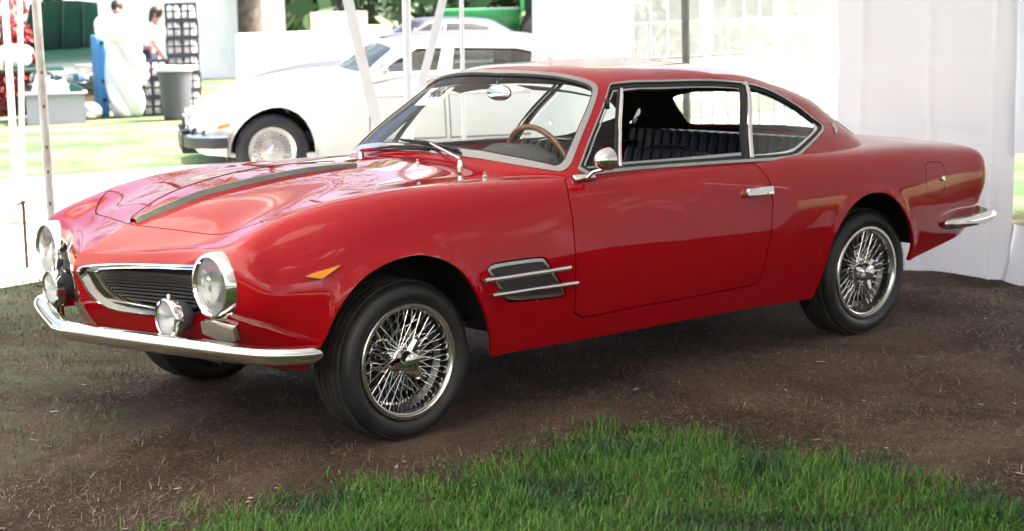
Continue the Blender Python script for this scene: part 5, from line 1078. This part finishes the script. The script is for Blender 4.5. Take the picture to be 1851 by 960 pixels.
for k, (x, y, r, h, lab) in enumerate(((21.9, 22.6, 1.0, 1.05, 'dull green bush, leftmost of those seen through the clear tent windows'), (23.4, 21.5, 1.1, 1.15, 'dull green bush just left of the dark tent pole'), (24.8, 20.9, 1.0, 1.1, 'round bush just right of the dark tent pole'), (26.6, 20.3, 1.2, .95, 'wide low bush in the middle of the clear tent windows'), (28.4, 20.2, 1.1, 1.2, 'loose bush, rightmost of those seen through the clear tent windows'))): bush('bush', lab, (x, y, 0), r, h, lf['leaf_hedge'], 1500, 60+k, 'bushes beyond the clear tent windows')
bush('red_shrub', 'red leaved shrub left of the raised green bonnet', (7.35, 19.2, 0), .35, 1.9, lf['leaf_red'], 1200, 77)
# a distant belt of trees round the showground
g = np.random.default_rng(5); P = []
for a in np.linspace(0, 2*math.pi, 260, endpoint=False):
    R_b = 95+8*math.sin(3*a)+g.uniform(-4, 4); hh = 4.5+1.5*math.sin(7*a+1)+1*math.sin(17*a)+g.uniform(-1, 1); n = 90
    q = g.uniform(0, 1, n); P.append(np.stack([R_b*math.cos(a)+g.normal(0, 1.6, n), R_b*math.sin(a)+g.normal(0, 1.6, n), hh*q], 1))
o = leaves('far_wood', np.concatenate(P), .9, lf['leaf_dark'], None, 3); o['kind'] = 'stuff'
for q, (x, y, h_) in enumerate(((7.6, -4.6, 13), (8.4, -9.5, 14), (7.0, -14.5, 14), (9.5, -2.0, 12))):  # out-of-view trees added so their crowns darken part of the canopy
    tree(('tall leafy tree outside the tent wall beyond the coupe tail', 'tall leafy tree outside the tent wall level with the camera', 'tall leafy tree outside the tent, farthest behind the camera', 'leafy tree farthest out from the tent wall')[q], (x, y, 0), h_, .28, 80+q, lf['leaf_dark'], 16000, 1.3, .35, .20)
tree('bare spring tree standing behind the far tent walls', (15.8, 31.8, 0), 14, .26, 91, lf['leaf_spring'], 1800, 1.2, .3, .08)

# ---------------------------------------------------------------- grass and straw
def blade_mat(name, stops, trans=.25):
    m = bpy.data.materials.new(name); nt, N, L = nodes(m); B = nt.nodes['Principled BSDF']; B.inputs['Roughness'].default_value = .55; g = N('ShaderNodeNewGeometry')
    c = ramp(N, L, g.outputs['Random Per Island'], stops); L(c, B.inputs['Base Color'])
    if trans:
        t = N('ShaderNodeBsdfTranslucent'); L(c, t.inputs[0]); mx = N('ShaderNodeMixShader'); mx.inputs[0].default_value = trans; L(B.outputs[0], mx.inputs[1]); L(t.outputs[0], mx.inputs[2]); L(mx.outputs[0], nt.nodes['Material Output'].inputs[0])
    return m
def blades(name, xy, length, width, tilt, curl, mt, z0=None, seed=0, nseg=3):
    """curved tapering blades, 2*nseg-1 faces each"""
    r = np.random.default_rng(seed); n = len(xy); a = r.uniform(0, 2*np.pi, n); L_ = length*(.35+1.1*r.uniform(0, 1, n)**1.6)*(1+.25*np.sin(xy[:, 0]*9+xy[:, 1]*5)*np.sin(xy[:, 1]*11-xy[:, 0]*4)); th = np.abs(r.normal(tilt, .28, n)); cu = r.normal(curl, .35, n)
    d = np.stack([np.cos(a), np.sin(a)], 1); wv = np.stack([-np.sin(a), np.cos(a), 0*a], 1)
    z = np.array([hgt(x, y) for x, y in xy]) if z0 is None else np.full(n, z0); p = np.stack([xy[:, 0], xy[:, 1], z-.004], 1); V = []; k = nseg
    for i in range(k+1):
        w = width*(1-.55*i/k) if i < k else 0*width
        ws = (w*r.uniform(.8, 1.2, n))[:, None] if i < k else 0
        if i < k: V += [p-wv*ws, p+wv*ws]
        else: V += [p]
        ang = np.clip(th+cu*i/k, .0, 1.75); st = L_/k
        p = p+np.stack([d[:, 0]*np.sin(ang)*st, d[:, 1]*np.sin(ang)*st, np.cos(ang)*st], 1); p[:, 2] = np.maximum(p[:, 2], z+.002)
    nv = 2*k+1; V = np.stack(V, 1).reshape(-1, 3); me = bpy.data.meshes.new(name); F = []; base = np.arange(n)*nv
    quads = np.concatenate([np.stack([base+2*i, base+2*i+1, base+2*i+3, base+2*i+2], 1) for i in range(k-1)]); tris = np.stack([base+2*k-2, base+2*k-1, base+2*k], 1)
    li = np.concatenate([quads.ravel(), tris.ravel()]); me.vertices.add(len(V)); me.vertices.foreach_set('co', V.ravel()); me.loops.add(len(li)); me.loops.foreach_set('vertex_index', li)
    nq, nt_ = len(quads), len(tris); me.polygons.add(nq+nt_); me.polygons.foreach_set('loop_start', np.concatenate([np.arange(nq)*4, nq*4+np.arange(nt_)*3])); me.polygons.foreach_set('use_smooth', [True]*(nq+nt_)); me.update(calc_edges=True); me.materials.append(mt)
    o = link(bpy.data.objects.new(name, me)); o['kind'] = 'stuff'; return o
gedge = np.array([(-1.30, -1.14), (-.78, -1.16), (-.43, -1.06), (-.16, -1.38), (.32, -1.22), (.68, -1.11), (.74, -1.62), (.90, -2.02), (.84, -2.52), (.80, -2.86), (.60, -3.6), (-1.5, -3.6), (-2.0, -1.9), (-1.45, -1.35)])
gsm = chaikin(gedge, 2)
r = np.random.default_rng(3)
def scatter(n, x0, x1, y0, y1, seed): q = np.random.default_rng(seed); return np.stack([q.uniform(x0, x1, n), q.uniform(y0, y1, n)], 1)
Q = scatter(95000, -2.0, 1.1, -3.3, -.95, 4); wob = .07*np.sin(Q[:, :1]*23+Q[:, 1:]*9)+.05*np.sin(Q[:, 1:]*31-Q[:, :1]*17)
fade = .16*r.uniform(0, 1, len(Q))**1.5*np.sign(r.uniform(-.35, 1, len(Q))); ctr = np.array([.1, -2.4]); Qs = Q+wob*np.array([.6, 1.0]); Q = Q[in_poly(Qs+(Qs-ctr)/np.linalg.norm(Qs-ctr, axis=1, keepdims=True)*fade[:, None], gsm)]
cl_ = np.sin(Q[:, 0]*7.1+1.3*np.sin(Q[:, 1]*5.0))*np.sin(Q[:, 1]*6.3+1.1*np.sin(Q[:, 0]*4.1)); 
fresh = blade_mat('fresh_grass', [(0, (0.020, 0.10, 0.007)), (.5, (0.052, 0.19, 0.014)), (.82, (0.11, 0.27, 0.026)), (.93, (0.120, 0.155, 0.050)), (1, (0.210, 0.180, 0.095))], .3)
blades('grass', Q[cl_ > -.55], .058, .0017, .52, .8, fresh, seed=1); blades('grass', Q[cl_ <= -.2], .055, .0020, .60, .9, blade_mat('blue_grass', [(0, (0.014, 0.060, 0.013)), (.7, (0.030, 0.105, 0.028)), (1, (0.065, 0.125, 0.040))], .3), seed=2)
# straw and dry blades over the brown soil
straw = blade_mat('straw', [(0, (0.025, 0.015, 0.009)), (.45, (0.075, 0.048, 0.030)), (.85, (0.150, 0.105, 0.068)), (1, (0.260, 0.210, 0.150))], 0)
thatch = blade_mat('thatch', [(0, (.034, .022, .016)), (.4, (.105, .07, .048)), (.8, (.20, .14, .097)), (.95, (.33, .25, .18)), (1, (.50, .42, .30))], 0)
Q = scatter(190000, -3.3, 4.4, -3.2, 3.3, 8); Q = Q[~in_poly(Q, offset_poly(gsm, -.10))]; blades('straw', Q, .042, .0011, 1.35, .25, thatch, seed=5, nseg=2)
Q = scatter(34000, -3.6, 4.4, -3.2, 3.2, 9); k = np.sin(Q[:, 0]*3.3+np.sin(Q[:, 1]*4.1))*np.sin(Q[:, 1]*2.7+.5+np.sin(Q[:, 0]*5.3))+.5*np.sin(Q[:, 0]*13+Q[:, 1]*7)*np.sin(Q[:, 1]*15-Q[:, 0]*6)+r.uniform(-.5, .5, len(Q)); Q = Q[(k > .15) & ~in_poly(Q, gsm)]; blades('dry_grass', Q, .040, .0012, 1.0, .6, blade_mat('dead_grass', [(0, (0.025, 0.015, 0.009)), (.6, (0.080, 0.050, 0.033)), (1, (0.165, 0.120, 0.080))], 0), seed=6)
Q = scatter(5200, -5.5, 2.2, 3.25, 3.85, 31); blades('edge_grass', Q, .06, .002, .5, .6, blade_mat('edge_green', [(0, (0.025, 0.050, 0.010)), (1, (0.100, 0.110, 0.045))], .2), z0=.0, seed=17)
# thin green tufts towards the open left side
thin = blade_mat('thin_grass', [(0, (0.035, 0.065, 0.013)), (.6, (0.090, 0.125, 0.035)), (1, (0.190, 0.165, 0.085))], .2)
C_ = scatter(800, -3.4, 3.2, -.6, 3.5, 12); C_ = C_[(C_[:, 1]*.9-C_[:, 0]*1.15+r.normal(0, .5, len(C_))) > 1.25]
Q = np.concatenate([c+r.normal(0, .075, (int(r.uniform(25, 85)), 2)) for c in C_]); Q = Q[(Q[:, 1] < 3.55)]; blades('thin_grass', Q, .045, .0016, .5, .7, thin, seed=7)
C_ = scatter(160, -2.4, 4.4, -3.0, 3.0, 14); Q = np.concatenate([c+r.normal(0, .03, (int(r.uniform(3, 10)), 2)) for c in C_]); Q = Q[~in_poly(Q, gsm)]; blades('weed', Q, .035, .0018, .5, .7, thin, seed=8)
# bits of bark and stone on the soil, clover among the grass
def chips(name, n, mt, seed, s0, s1, reg):
    r = np.random.default_rng(seed); b = MB(); k = 0
    while k < n:
        x, y = r.uniform(-3.2, 4.2), r.uniform(-3.1, 3.2)
        if in_poly(np.array([[x, y]]), gsm)[0] != reg: continue
        k += 1; s = r.uniform(s0, s1); a = r.uniform(0, 6.3); q = [r.uniform(.6, 1.2) for _ in range(5)]; z = hgt(x, y); el = r.uniform(1, 3.2)
        V = [(x+s*q[j]*(el*math.cos(a)*math.cos(1.257*j)-math.sin(a)*math.sin(1.257*j)), y+s*q[j]*(el*math.sin(a)*math.cos(1.257*j)+math.cos(a)*math.sin(1.257*j)), z+.001+s*.2*q[j]) for j in range(5)]
        b.add(V+[(x, y, z+s*.7)], [(j, (j+1) % 5, 5) for j in range(5)])
    o = b.build(name, mt, smooth=False, recalc=False); o['kind'] = 'stuff'
chips('bark_chips', 900, blade_mat('bark_chip', [(0, (.03, .02, .014)), (.7, (.13, .09, .06)), (1, (.36, .30, .24))], 0), 51, .003, .009, False)
chips('pebbles', 260, blade_mat('pebble', [(0, (.08, .075, .07)), (1, (.30, .28, .26))], 0), 52, .003, .008, False)
C_ = scatter(900, -1.6, 1.0, -3.2, -.95, 61); C_ = C_[in_poly(C_, gsm) & (np.sin(C_[:, 0]*6+1)*np.sin(C_[:, 1]*5) > -.1)]; r = np.random.default_rng(62)
P_ = [np.array([c[0], c[1], hgt(c[0], c[1])])+np.array([r.normal(0, .02), r.normal(0, .02), r.uniform(.012, .045)]) for c in C_ for _ in range(7)]
o = leaves('clover', P_, .0075, blade_mat('clover_leaf', [(0, (.018, .075, .014)), (1, (.06, .16, .035))], .2), None, 63); o['kind'] = 'stuff'
